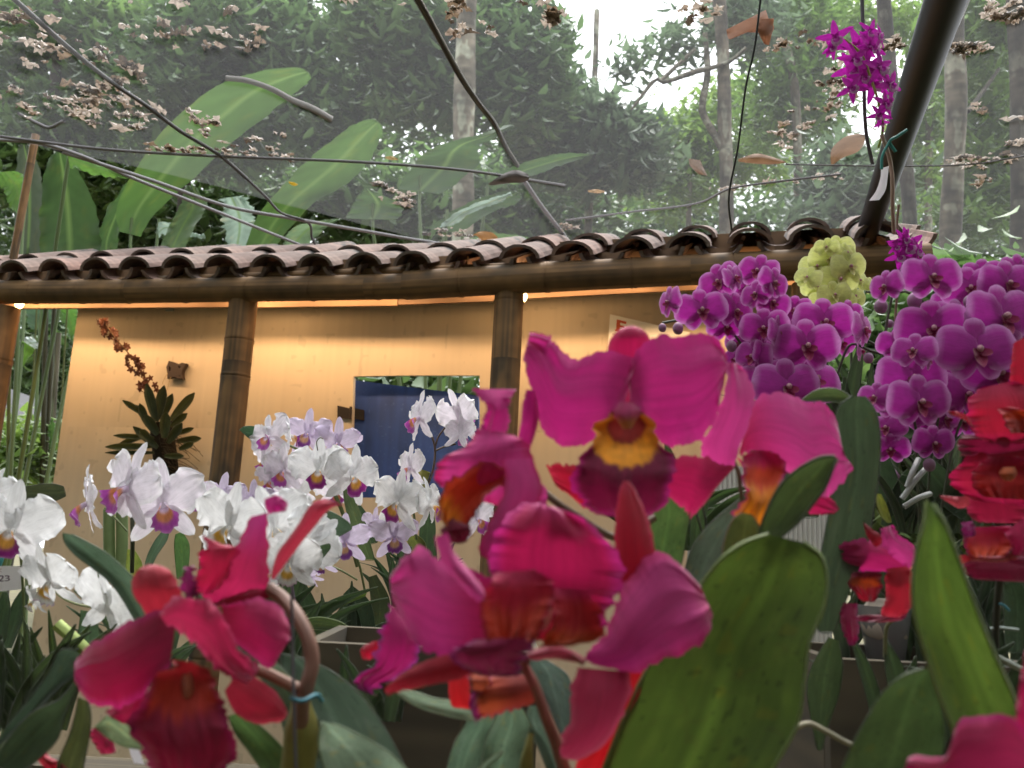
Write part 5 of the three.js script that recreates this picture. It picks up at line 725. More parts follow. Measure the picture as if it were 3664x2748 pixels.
{
  const t = moth('dense purple moth orchid at the frame edge above the red blooms', ['m3', 1900, 1800, 1.3], 'purple', [
    [1655, 245, 168, 0, 8, 0], [1370, 300, 112, -62, 0, 10], [1885, 310, 150, -14, 5, 10], [2115, 285, 165, 6, 5, 0], [1660, 560, 196, -14, 0, 5, -.02], [1800, 520, 160, 18, 0, -5, .03], [2085, 490, 228, 16, 5, 0, -.02], [1930, 690, 225, 0, 5, 0, -.06], [2165, 660, 170, 24], [1540, 690, 124, -40], [1625, 720, 112, 44, 0, 0, -.04], [1440, 655, 110, -24, 0, 0, .05], [1535, 860, 196, 0, 5, 0, -.02], [1425, 1000, 128, -40], [1580, 1005, 186, 8, 0, 0, -.07], [1375, 1160, 112, -44], [1305, 975, 108, -50], [1665, 1255, 122, 6, 0, 0], [1860, 960, 190, 16, 0, 0, .04], [1400, 1290, 104, -20, 0, 0, .05], [2060, 830, 205, 4, 0, 0, .02], [1990, 400, 130, 0, 10, 0, .08], [1780, 420, 120, -10, 10, 0, .08], [2180, 200, 110, 10, 0, 0, .06], [1950, 230, 110, -40, 0, 0, .08], [1730, 1100, 120, 20, 0, 0, .06], [2000, 980, 160, 10, 0, 0, .1], [1840, 1120, 130, 0, 0, 0, .08], [1750, 640, 140, 0, 0, 0, .08], [2180, 420, 140, 20, 0, 0, .06], [1700, 860, 130, 20, 0, 0, .06], [1480, 780, 110, -30, 0, 0, .06], [1770, 800, 140, 10, 0, 0, .1], [2190, 800, 160, 20, 0, 0, .06], [1500, 1090, 110, -20, 0, 0, .06], [1650, 1130, 110, 10, 0, 0, .06], [1960, 560, 150, 0, 0, 0, .1]],
    [[[1250, 330], [1400, 340], [1500, 330], [1620, 420], [1680, 700], [1700, 1000], [1640, 1400], [1620, 1800]], [[2200, 220], [2060, 330], [1980, 560], [1940, 860], [1800, 1200], [1700, 1700]], [[1300, 900], [1440, 950], [1540, 1100], [1560, 1400], [1580, 1800]], [[1365, 900, .02], [1355, 700, .02], [1370, 560, .02], [1440, 200, .02]]],
    [[1340, 420, 40], [1545, 385, 43], [1880, 392, 36], [1635, 1385, 36], [1640, 680, 30]], PB, 1.2);
  for (const [x, y, a, d] of [[1700, 1500, -40, 1.3], [1500, 1550, 30, 1.35], [1850, 1560, 60, 1.3], [1350, 1450, -20, 1.35]]) { const c = Math.cos(a * RAD), s = Math.sin(a * RAD), p = (l, w) => [x + l * s + w * c, y - l * c + w * s]; leaf(t, 'm3', d, [[...p(-250, -40), ...p(-250, 40)], [...p(-80, -80), ...p(-80, 80), 0, 0, .5], [...p(100, -75), ...p(100, 75), 0, 0, .5], [...p(240, -10), ...p(240, 10)]], OLD); }
  for (const [x0, y0, x1, y1] of [[1470, 1590, 1620, 1400], [1480, 1640, 1640, 1560], [1500, 1520, 1570, 1350]]) stem(t, 'aerial_root', 'm3', [[x0, y0, 1.22], [(x0 + x1) / 2, (y0 + y1) / 2 - 10, 1.22], [x1, y1, 1.24]], 34, [.42, .44, .42]);
  leaf(t, 'b3', 1.15, [[1280, 25, 1310, 30], [1285, 90, 1345, 100, 0, 0, .3], [1310, 160, 1365, 165, 0, 0, .2], [1350, 200, 1372, 195]], [.3, .32, .05], { label: 'small yellowing leaf low in the moth orchid' });
}
moth('pale yellow green moth orchid cluster standing before the roof end', ['m3', 1080, 900, 1.8], 'yellow', [
  [1080, 75, 92, 0], [1035, 135, 110, -12], [955, 180, 95, -24], [1150, 180, 108, 18], [895, 245, 76, -40], [1090, 260, 108, 6, 0, 0, -.03], [1205, 265, 84, 34], [960, 300, 88, -20], [1060, 350, 88, 0], [1180, 360, 76, 22], [1285, 300, 66, 36], [1010, 60, 64, -26], [1130, 95, 70, 24], [1120, 400, 70, 10, -10], [985, 380, 66, -10, -10]],
  [[[1075, 40], [1080, 200], [1085, 330], [1130, 400], [1160, 700], [1150, 1000]], [[930, 250], [1040, 300], [1085, 340]]], [], PB, 1.75);
{
  const t = orchid('magenta starry orchid spray hanging from the grey cord', ['t3', 1300, 900, 1.5], 'orchid', 'hanging_orchid'); t.position.copy(P('t3', 1290, 560, 1.5)); t._o.copy(t.position);
  for (const [x, y, r, yaw, pi, ro] of [[1065, 230, 112, -20, 0, 10], [1050, 290, 70, -40], [1275, 190, 80, 10, 0, -20], [1330, 225, 80, 40, 0, -60], [1200, 280, 118, -10, 0, 20], [1275, 285, 110, 10], [1165, 420, 116, -20, 0, 30], [1180, 360, 100, 0], [1330, 410, 112, 20], [1265, 420, 110, 0, 0, 20], [1290, 510, 118, 0, 0, 30], [1395, 515, 112, 30, 0, -30], [1165, 535, 92, -30, 0, 40], [1365, 630, 84, 20], [1335, 700, 74, -10], [1345, 745, 56, 10], [1230, 470, 90, 0]]) flowerAt(t, 'magenta', 't3', x, y, r, 1.5 + (hash(x, y, 3) - .5) * .06, yaw, pi ?? 0, ro ?? (hash(x, y, 2) - .5) * 80);
  stem(t, 'stem', 't3', [[1120, 240, 1.5], [1220, 330, 1.5], [1280, 480, 1.5], [1330, 640, 1.5], [1350, 800, 1.51], [1325, 900, 1.52]], 16, [.25, .35, .06]);
  const u = orchid('small magenta starry orchid beside the end of the tiles', ['m3', 1500, 300, 1.6], 'orchid', 'hanging_orchid'); u.position.copy(P('m3', 1500, 100, 1.6)); u._o.copy(u.position);
  for (const [x, y, r, yaw, ro] of [[1500, 50, 112, 0, 10], [1455, 115, 84, -30, 30], [1535, 150, 96, 10, -20], [1565, 75, 84, 30, -40], [1480, 10, 70, 0, 40], [1430, 60, 50, -30, 60]]) flowerAt(u, 'magenta', 'm3', x, y, r, 1.6, yaw, 0, ro);
  stem(u, 'stem', 'm3', [[1450, -200, 1.62], [1440, -60, 1.62], [1470, 40, 1.61], [1510, 130, 1.61], [1450, 300, 1.62], [1420, 600, 1.63]], 15, [.2, .13, .09]);
  const lab = single('name_tag', patch('t3', 1.5, [[1340, 1025, 1390, 1010, 0, 0], [1338, 1080, 1382, 1080, .3, -.3, .2], [1312, 1160, 1368, 1160, .6, -.3, .4], [1268, 1222, 1330, 1218, 1, .4, .4]], { nu: 8, nt: 14, ruffle: 0, col: () => [.8, .78, .82] }), thin(.2, 1), 'blank white plastic name tag hanging on the black pipe', 'tag');
  single('tag_twine', mergeGeometries([tube([P('t3', 1500, 790, 1.49), P('t3', 1440, 830, 1.49), P('t3', 1395, 860, 1.49), P('t3', 1430, 925, 1.49)], .0028, 6, 16), tube([P('t3', 1395, 860, 1.49), P('t3', 1350, 950, 1.49), P('t3', 1345, 1030, 1.49)], .0025, 6, 16)]), std(lin(.02, .2, .17), .6), 'green twine tying the white name tag to the pipe', 'twine');
  single('dry_stalk', tube([P('t3', 1345, 820, 1.5), P('t3', 1390, 950, 1.5), P('t3', 1410, 1080, 1.52), P('t3', 1412, 1250, 1.55), P('t3', 1420, 1420, 1.6)], .0035, 6, 20), std(lin(.32, .24, .18), .8), 'thin dry tan stalk hanging below the magenta spray', 'stalk');
}

// ---------------------------------------------------------------- white and lilac cattleyas
const wg = 'white and lilac cattleyas on the low shelf';
function whites(label, at, list, stems, leaves) {
  const t = orchid(label, at, 'orchid', 'orchid_plant', wg);
  list.forEach(([k, z, x, y, r, d, yaw = 0, pi = 0, ro = 0]) => flowerAt(t, k, z, x, y, r, d, yaw, pi, ro));
  stems.forEach(([z, l, w, c]) => stem(t, 'stem', z, l, w, c ?? [.1, .13, .04]));
  leaves.forEach(([z, d, rows, c, o]) => leaf(t, z, d, rows, c, o));
  return t;
}
whites('white cattleya with purple and orange lip at the frame edge by the number tag', ['l', 100, 1700, 1.15], [['white', 'l', 90, 770, 370, 1.13, 12, 0, -6], ['white', 'l', -60, 480, 200, 1.2, -20, 20, 0]], [['l', [[90, 770, 1.16], [150, 900, 1.18], [180, 1200, 1.2], [200, 1660, 1.2]], 22]], [
  ['l', 1.25, [[20, 1700, 90, 1700], [60, 1500, 180, 1480, 0, 0, .4], [100, 1350, 220, 1300, 0, 0, .4], [180, 1230, 220, 1220]], OLD], ['l', 1.22, [[-60, 1650, 40, 1650], [-20, 1400, 80, 1400, 0, 0, .4], [20, 1260, 60, 1260]], OLD]]);
whites('pure white ruffled cattleya drooping below the purple lipped one', ['l', 400, 1700, 1.1], [['pure', 'l', 395, 1180, 300, 1.1, -22, -24, 10], ['pure', 'l', 270, 1330, 140, 1.12, -40, -20, 0], ['pure', 'l', 850, 1370, 330, 1.12, 150, 10, 20]], [['l', [[400, 1200, 1.14], [480, 1290, 1.14], [600, 1350, 1.14], [900, 1400, 1.16]], 20, [.15, .17, .07]], ['l', [[450, 1510, 1.05], [530, 1580, 1.05], [640, 1680, 1.05], [800, 1850, 1.05]], 96, [.36, .45, .12]]], [
  ['l', 1.2, [[640, 1400, 760, 1420], [620, 1560, 780, 1580, 0, 0, .4], [560, 1800, 760, 1800]], [.12, .2, .09]], ['l', 1.22, [[680, 1260, 720, 1240], [690, 1160, 800, 1200, 0, 0, .3], [780, 1110, 900, 1150, 0, 0, .3], [900, 1120, 910, 1140]], [.1, .13, .03]]]);
whites('lilac white cattleya with pink lips in front of the mounted orchid', ['l', 1000, 1500, 1.35], [['lilac', 'l', 1010, 440, 335, 1.33, -34, 6, -8], ['lilac', 'l', 690, 560, 270, 1.36, -58, -6, 10], ['lilac', 'l', 1290, 570, 330, 1.35, 26, 0, 4]], [
  ['l', [[1030, 450, 1.38], [1045, 620, 1.38], [1050, 800, 1.38], [1045, 1100, 1.4]], 34, [.04, .045, .02]], ['l', [[830, 590, 1.38], [920, 680, 1.38], [1010, 780, 1.38]], 14], ['l', [[1270, 600, 1.38], [1180, 680, 1.38], [1070, 770, 1.38]], 14], ['l', [[865, 600, 1.5], [865, 800, 1.5], [870, 1100, 1.5]], 90, [.17, .24, .09]], ['l', [[965, 600, 1.5], [968, 800, 1.5], [960, 1100, 1.5]], 90, [.17, .24, .09]]], [
  ['l', 1.45, [[1290, 770, 1340, 760], [1220, 860, 1320, 850, 0, 0, .3], [1160, 990, 1230, 990, 0, 0, .3], [1130, 1150, 1170, 1150]], [.1, .16, .09]], ['l', 1.42, [[1010, 920, 1060, 920], [1000, 1020, 1120, 1020, 0, 0, .3], [990, 1150, 1140, 1150]], [.3, .36, .06]],
  ['l', 1.5, [[1390, 800, 1440, 780], [1380, 900, 1500, 900, 0, 0, .3], [1400, 1150, 1480, 1150]], [.1, .2, .05]], ['l', 1.55, [[60, 520, 80, 470], [200, 540, 220, 420, 0, 0, .3], [400, 545, 400, 400, 0, 0, .3], [520, 500, 500, 420]], [.06, .07, .03]]]);
whites('pure white cattleya with fringed petals behind the crimson profile bloom', ['w', 300, 1700, 1.2], [['pure', 'w', 250, 1010, 320, 1.2, -20, -5, -12], ['pure', 'w', 590, 1030, 330, 1.24, 20, 0, 20], ['pure', 'w', 690, 1290, 250, 1.18, 4, -10, 0], ['pure', 'w', 850, 1110, 260, 1.22, 30, 10, -60], ['pure', 'w', 110, 1180, 180, 1.22, -50, -10, 0]], [['w', [[690, 1200, 1.23], [720, 1480, 1.24], [760, 1700, 1.25]], 24, [.2, .15, .2]]], [['w', 1.28, [[700, 900, 720, 880], [760, 980, 960, 880, 0, 0, .4], [900, 1120, 1120, 960, 0, 0, .4], [1060, 1080, 1160, 1020]], [.08, .13, .07]], ['w', 1.2, [[760, 1370, 800, 1360], [800, 1250, 900, 1280, 0, 0, .3], [900, 1160, 990, 1180, 0, 0, .3], [990, 1130, 1000, 1140]], [.06, .11, .04]]]);
whites('bunch of white and lilac cattleyas with violet lips beside the bamboo post', ['w', 900, 1500, 1.8], [
  ['lilac', 'w', 545, 345, 190, 1.82, -30, 14, 30], ['lilac', 'w', 530, 520, 160, 1.84, -40, -10, 0], ['lilac', 'w', 655, 590, 180, 1.78, -16, -10, 0], ['violet', 'w', 830, 320, 185, 1.86, -10, 10, 0], ['violet', 'w', 1050, 390, 185, 1.86, 30, 0, -10], ['white', 'w', 915, 590, 235, 1.74, 0, 0, 0], ['white', 'w', 1160, 640, 235, 1.76, 42, 0, -16], ['lilac', 'w', 700, 740, 180, 1.84, 0, -10, 30], ['lilac', 'w', 1040, 740, 160, 1.86, 20, -20, 0], ['white', 'w', 700, 330, 150, 1.84, 110, 0, 0], ['lilac', 'w', 560, 660, 130, 1.8, -20, -20, 0]],
  [['w', [[930, 560, 1.8], [1000, 700, 1.82], [1090, 900, 1.84], [1200, 1300, 1.86]], 30], ['w', [[690, 400, 1.86], [760, 430, 1.86], [850, 440, 1.86], [930, 520, 1.84]], 18], ['w', [[905, 440, 1.72], [900, 370, 1.72], [925, 345, 1.72], [945, 352, 1.72]], 8, [.1, .07, .05]]],
  [['w', 1.86, [[325, 290, 340, 300], [360, 262, 400, 350, 0, 0, .3], [440, 262, 450, 365, 0, 0, .3], [520, 300, 520, 340]], [.05, .11, .05], { label: 'dark oval leaf against the lit wall' }], ['w', 1.84, [[1100, 660, 1130, 660], [1100, 800, 1180, 800, 0, 0, .3], [1150, 1000, 1260, 1000], [1250, 1250, 1330, 1250]], [.12, .17, .06]], ['w', 1.9, [[1150, 880, 1220, 840], [1150, 980, 1300, 960, 0, 0, .3], [1260, 1140, 1350, 1120]], OLD]]);
whites('lilac cattleyas standing in front of the blue shutter', ['w', 1700, 1500, 1.75], [
  ['lilac', 'w', 1660, 200, 190, 1.75, -58, 6, 10], ['lilac', 'w', 1960, 200, 205, 1.78, 140, 10, -10], ['lilac', 'w', 1960, 320, 130, 1.76, 150, -20, 0], ['lilac', 'w', 1590, 570, 165, 1.76, -52, 0, 10], ['white', 'w', 1500, 830, 235, 1.72, -26, -4, -8], ['white', 'w', 1740, 850, 200, 1.74, 70, 0, 0], ['violet', 'w', 1470, 1080, 190, 1.72, 14, -8, 0], ['lilac', 'w', 2090, 950, 165, 1.76, 40, 0, 0], ['violet', 'w', 1330, 980, 110, 1.8, -20, 0, 0]],
  [['w', [[1700, 265, 1.77], [1750, 330, 1.77], [1775, 420, 1.77], [1765, 560, 1.78], [1700, 760, 1.8]], 18, [.1, .07, .06]], ['w', [[1930, 390, 1.78], [1850, 410, 1.78], [1780, 440, 1.77]], 16, [.1, .07, .06]], ['w', [[1850, 270, 1.77], [1800, 340, 1.77], [1775, 420, 1.77]], 14, [.1, .07, .06]], ['w', [[1420, 640, 1.8], [1500, 720, 1.8], [1600, 850, 1.8], [1640, 1100, 1.82]], 18], ['w', [[1690, 590, 1.79], [1660, 700, 1.79], [1640, 880, 1.8]], 110, [.24, .24, .05]]],
  [['w', 1.84, [[1560, 1060, 1600, 1040], [1580, 1140, 1700, 1120, 0, 0, .3], [1640, 1300, 1720, 1280]], [.2, .22, .05]], ['w', 1.85, [[1700, 900, 1760, 880], [1660, 1050, 1780, 1050, 0, 0, .3], [1680, 1300, 1740, 1300]], OLD]]);
whites('small violet cattleya with narrow petals under the white bunch', ['w', 1100, 1700, 1.5], [['violet', 'w', 1110, 1120, 195, 1.5, 0, -6, 0], ['violet', 'w', 935, 1270, 130, 1.52, -20, -16, 10], ['violet', 'w', 860, 1380, 100, 1.54, -30, -30, 40]], [['w', [[1110, 1120, 1.53], [1200, 1250, 1.54], [1260, 1500, 1.55]], 18], ['w', [[930, 1270, 1.54], [1060, 1320, 1.54], [1200, 1400, 1.55]], 14]], [
  ['w', 1.5, [[1270, 1495, 1260, 1520], [1120, 1530, 1140, 1570, 0, 0, .2], [920, 1600, 960, 1650, 0, 0, .3], [760, 1700, 840, 1720]], [.17, .26, .05], { label: 'narrow bright green leaf below the violet blooms' }], ['w', 1.6, [[1100, 1500, 1160, 1440], [1080, 1620, 1300, 1580, 0, 0, .4], [1120, 1850, 1340, 1850]], OLD], ['w', 1.55, [[740, 1420, 800, 1400], [720, 1600, 900, 1600, 0, 0, .4], [740, 1800, 880, 1800]], OLD], ['w', 1.62, [[1280, 1380, 1340, 1360], [1300, 1560, 1440, 1560, 0, 0, .4], [1300, 1800, 1400, 1800]], [.07, .09, .03]],
  ['c', 1.3, [[485, 105, 475, 120], [400, 45, 400, 108, 0, 0, .2], [260, 15, 250, 100, 0, 0, .2], [130, 40, 160, 90]], [.07, .1, .03], { rimCol: [.25, .33, .1] }]]);
whites('lilac cattleya bunch low against the foot of the bamboo post', ['w', 250, 1300, 1.7], [['violet', 'w', 190, 800, 190, 1.7, -10, 10, 0], ['violet', 'w', 430, 830, 160, 1.72, 10, 0, 0], ['lilac', 'w', 20, 790, 160, 1.7, -20, 0, 0], ['lilac', 'w', 210, 930, 150, 1.72, 0, -20, 0]], [['w', [[200, 850, 1.73], [210, 1000, 1.74], [220, 1300, 1.75]], 20]], []);

// ---------------------------------------------------------------- red cattleyas at the right
{
  const t = orchid('deep red cattleya crowding the right frame edge below the moth orchid', ['r', 1500, 1800, .95]);
  const D = .82;
  bloom(t, P('m3', 2180, 1050, D), [
    ['sepal', 'm3', [[2150, 640, 2230, 600], [2135, 740, 2300, 700, 0, 0, -.4], [2125, 860, 2320, 840, 0, 0, -.5], [2160, 960, 2300, 950]], petal(RED), { ruffle: .3, jit: 4 }, .01],
    ['petal', 'm3', [[1950, 915, 2160, 870, .2, .4], [1870, 1000, 2300, 950, 0, .3, -.6], [1868, 1090, 2340, 1060, 0, .3, -.9], [1880, 1170, 2320, 1180, 0, .3, -.7], [1960, 1240, 2250, 1260]], petal([.46, .012, .04], { base: CRIM, edge: MAGR }), { ruffle: .7, jit: 12 }],
    ['sepal', 'm3', [[1900, 1150, 1930, 1190], [1860, 1080, 1900, 1160, 0, 0, -.2], [1790, 1055, 1850, 1110, 0, 0, -.2], [1750, 1062, 1762, 1078]], petal([.42, .01, .03]), { jit: 3 }, -.006],
    ['lip', 'm3', [[2050, 1040, 2120, 1030], [2080, 1090, 2240, 1060, -.4, -.2, .6], [2100, 1140, 2300, 1130, -.4, -.2, .4], [2130, 1190, 2280, 1190]], lipCol(RED, ORED, [.45, .06, .05], { edge: .6, edgeCol: MAGR }), { ruffle: .9, jit: 8 }, -.016],
    ['petal', 'm3', [[1840, 1200, 2300, 1210, 0, 0, -.3], [1810, 1260, 2330, 1270, .3, .3, -.8], [1830, 1330, 2300, 1330, .5, .5, -.5]], petal(CRIMD), { ruffle: .8, jit: 8 }, .004],
  ], D, 'upper red bloom cut by the frame edge');
  bloom(t, P('m3', 2080, 1440, D), [
    ['petal', 'm3', [[1900, 1290, 2240, 1260, 0, 0], [1820, 1380, 2330, 1360, 0, 0, -.6], [1760, 1450, 2360, 1460, 0, 0, -1], [1790, 1520, 2340, 1560, 0, 0, -.8], [1900, 1600, 2280, 1650]], petal([.42, .012, .05], { edge: MAGR }), { ruffle: .8, jit: 8 }, .006],
    ['lip', 'm3', [[2000, 1330, 2180, 1330, 0, 0, .4], [1900, 1420, 2290, 1410, -.6, -.6, 1.2], [1900, 1500, 2300, 1500, -.8, -.8, .8], [1960, 1580, 2260, 1600, -.4, -.4]], lipCol(CRIM, RED, [.5, .02, .02], { edge: .8, edgeCol: CRIM }), { ruffle: 1, jit: 10 }, -.014],
    ['column', 'm3', [[2080, 1400, 2160, 1395], [2060, 1440, 2170, 1440, 0, 0, -.5], [2090, 1480, 2140, 1485]], petal([.62, .14, .04]), { ruffle: .1, jit: 2 }, -.018],
    ['sepal', 'r', [[1290, 200, 1300, 300], [1180, 215, 1200, 330, 0, 0, -.3], [1080, 205, 1100, 280, 0, 0, -.2], [1000, 200, 1010, 225]], petal([.45, .05, .07]), { jit: 2 }, .01],
    ['petal', 'r', [[1290, 100, 1800, 90], [1270, 250, 1850, 240, 0, 0, -.6], [1290, 400, 1880, 420, 0, 0, -.4], [1400, 470, 1800, 480]], petal([.3, .008, .04]), { ruffle: .8, jit: 8 }, .02],
  ], D, 'second red bloom just below the upper one');
  bloom(t, P('r', 1500, 700, D - .04), [
    ['lip', 'r', [[1240, 520, 1700, 500, .2, .2, .4], [1230, 640, 1760, 600, -.4, -.4, 1], [1260, 740, 1740, 720, -.6, -.6, .8], [1300, 820, 1640, 820, -.4, -.4, 0]], lipCol(MAGR, RED, ORED, { a0: 0, a1: .3, b0: .4, b1: .8, edge: .8, edgeCol: PLUM }), { ruffle: .9, jit: 10 }, -.01],
    ['sepal', 'r', [[1190, 790, 1200, 880], [1320, 790, 1330, 850, 0, 0, -.3], [1560, 800, 1570, 860, 0, 0, -.4], [1750, 760, 1770, 840]], petal([.42, .015, .03]), { jit: 3 }, -.014],
    ['petal', 'r', [[1200, 860, 1850, 800], [1230, 950, 1880, 920, 0, 0, -.5], [1300, 1010, 1880, 1020, 0, 0, -.4], [1400, 1040, 1860, 1060]], petal(CRIMD), { ruffle: .4 }, 0],
    ['petal', 'r', [[1640, 560, 1850, 420], [1680, 640, 1900, 560, 0, 0, -.4], [1720, 740, 1900, 720, 0, 0, -.3], [1700, 800, 1880, 800]], petal(MAGR), { ruffle: .6, jit: 10 }, -.018],
    ['lip', 'r', [[1215, 470, 1330, 450], [1220, 560, 1360, 540, 0, 0, -.4], [1260, 620, 1340, 610]], petal(PLUM), { ruffle: 1, jit: 9 }, -.016],
  ], D - .04, 'orange throated red bloom low behind the pointed leaf');
  stem(t, 'stem', 'r', [[1600, 1000, .84], [1580, 1200, .86], [1560, 1500, .9], [1560, 1800, .94]], 70, [.03, .03, .02]);
  stem(t, 'tie', 'r', [[1590, 1270, .85], [1640, 1290, .85], [1690, 1340, .85]], 24, [.04, .2, .26]);
  stem(t, 'aerial_root', 'r', [[1400, 1580, .9], [1540, 1510, .9], [1690, 1520, .9], [1780, 1530, .9]], 30, [.3, .34, .3]);
  stem(t, 'aerial_root', 'b3', [[1960, 980, .9], [2040, 1020, .9], [2160, 1080, .9]], 40, [.3, .32, .26]);
  leaf(t, 'r', 1.0, [[1640, 1080, 1800, 1060], [1640, 1250, 1900, 1230, 0, 0, .5], [1640, 1500, 1900, 1500, 0, 0, .5], [1660, 1750, 1880, 1750]], OLD);
}
{
  const t = orchid('crumpled red and magenta cattleya between the tall leaf and the pointed leaf', ['r', 350, 1900, .95]);
  const D = .82;
  bloom(t, P('r', 420, 900, D), [
    ['petal', 'r', [[700, 830, 690, 930, 0, 0], [520, 720, 560, 980, 0, 0, -.4], [300, 640, 380, 960, .2, .2, -.7], [120, 640, 200, 950, .5, .5, -.6], [0, 690, 30, 880, 1, 1]], petal([.45, .012, .12], { edge: MAG }), { ruffle: .5, jit: 12 }],
    ['petal', 'r', [[780, 830, 700, 920], [740, 700, 530, 800, 0, 0, -.4], [600, 580, 430, 680, .2, .2, -.4], [540, 490, 420, 530, .4, .4]], petal(PINK, { edge: MAG }), { ruffle: .5, jit: 10 }, -.012],
    ['sepal', 'r', [[430, 680, 370, 720], [420, 600, 290, 620, 0, 0, -.3], [330, 530, 262, 540, 0, 0, -.2], [255, 470, 245, 480]], petal(RED), { jit: 2 }, -.016],
    ['lip', 'r', [[150, 960, 420, 950, 0, 0, .2], [90, 1060, 430, 1060, -.4, -.2, .8], [160, 1160, 410, 1180, -.4, -.2, .4], [240, 1250, 360, 1260]], lipCol(CRIMD, [.5, .06, .012], RED, { edge: 1, edgeCol: CRIMD }), { ruffle: .8, jit: 9 }, -.008],
    ['sepal', 'r', [[480, 920, 720, 900], [460, 1050, 740, 1040, 0, 0, -.5], [480, 1180, 740, 1200, 0, 0, -.5], [430, 1330, 700, 1350, 0, 0, -.4], [440, 1400, 600, 1410]], petal([.42, .012, .03]), { ruffle: .5, jit: 10 }, -.004],
    ['petal', 'r', [[420, 1380, 680, 1350], [200, 1390, 640, 1430, 0, 0, -.4], [150, 1440, 420, 1460, 0, 0, -.2]], petal(CRIMD), { ruffle: .3 }, .01],
    ['lip', 'r', [[40, 1260, 180, 1270], [10, 1380, 190, 1390, 0, 0, -.6], [30, 1500, 200, 1520, 0, 0, -.8], [60, 1600, 190, 1620, 0, 0, -.6], [100, 1680, 160, 1690]], petal([.3, .01, .07], { edge: PLUM }), { ruffle: 1.2, jit: 10, freq: 9 }, -.008],
  ], D);
  stem(t, 'stem', 'r', [[640, 1360, .84], [560, 1420, .85], [480, 1500, .88], [460, 1800, .92]], 40, [.2, .2, .1]);
  const u = orchid('rose red bloom cut off by the bottom right corner of the frame', ['b3', 1900, 1800, .6]);
  bloom(u, P('b3', 1900, 1600, .46), [
    ['petal', 'b3', [[2200, 1480, 2200, 1800], [2080, 1345, 2100, 1800, 0, 0, -.4], [1930, 1355, 1950, 1800, 0, 0, -.6], [1790, 1360, 1820, 1800, 0, 0, -.5], [1740, 1460, 1700, 1780, 0, 0, -.3], [1690, 1590, 1560, 1760], [1500, 1590, 1460, 1680], [1465, 1620, 1460, 1640]], petal([.5, .02, .11], { edge: MAG }), { ruffle: .4, jit: 8 }],
    ['sepal', 'b3', [[2110, 1360, 2200, 1500], [2130, 1200, 2240, 1250, 0, 0, -.3], [2150, 1080, 2250, 1080, 0, 0, -.3], [2170, 960, 2230, 960]], petal(MAGR), {}, -.01]], .46);
}

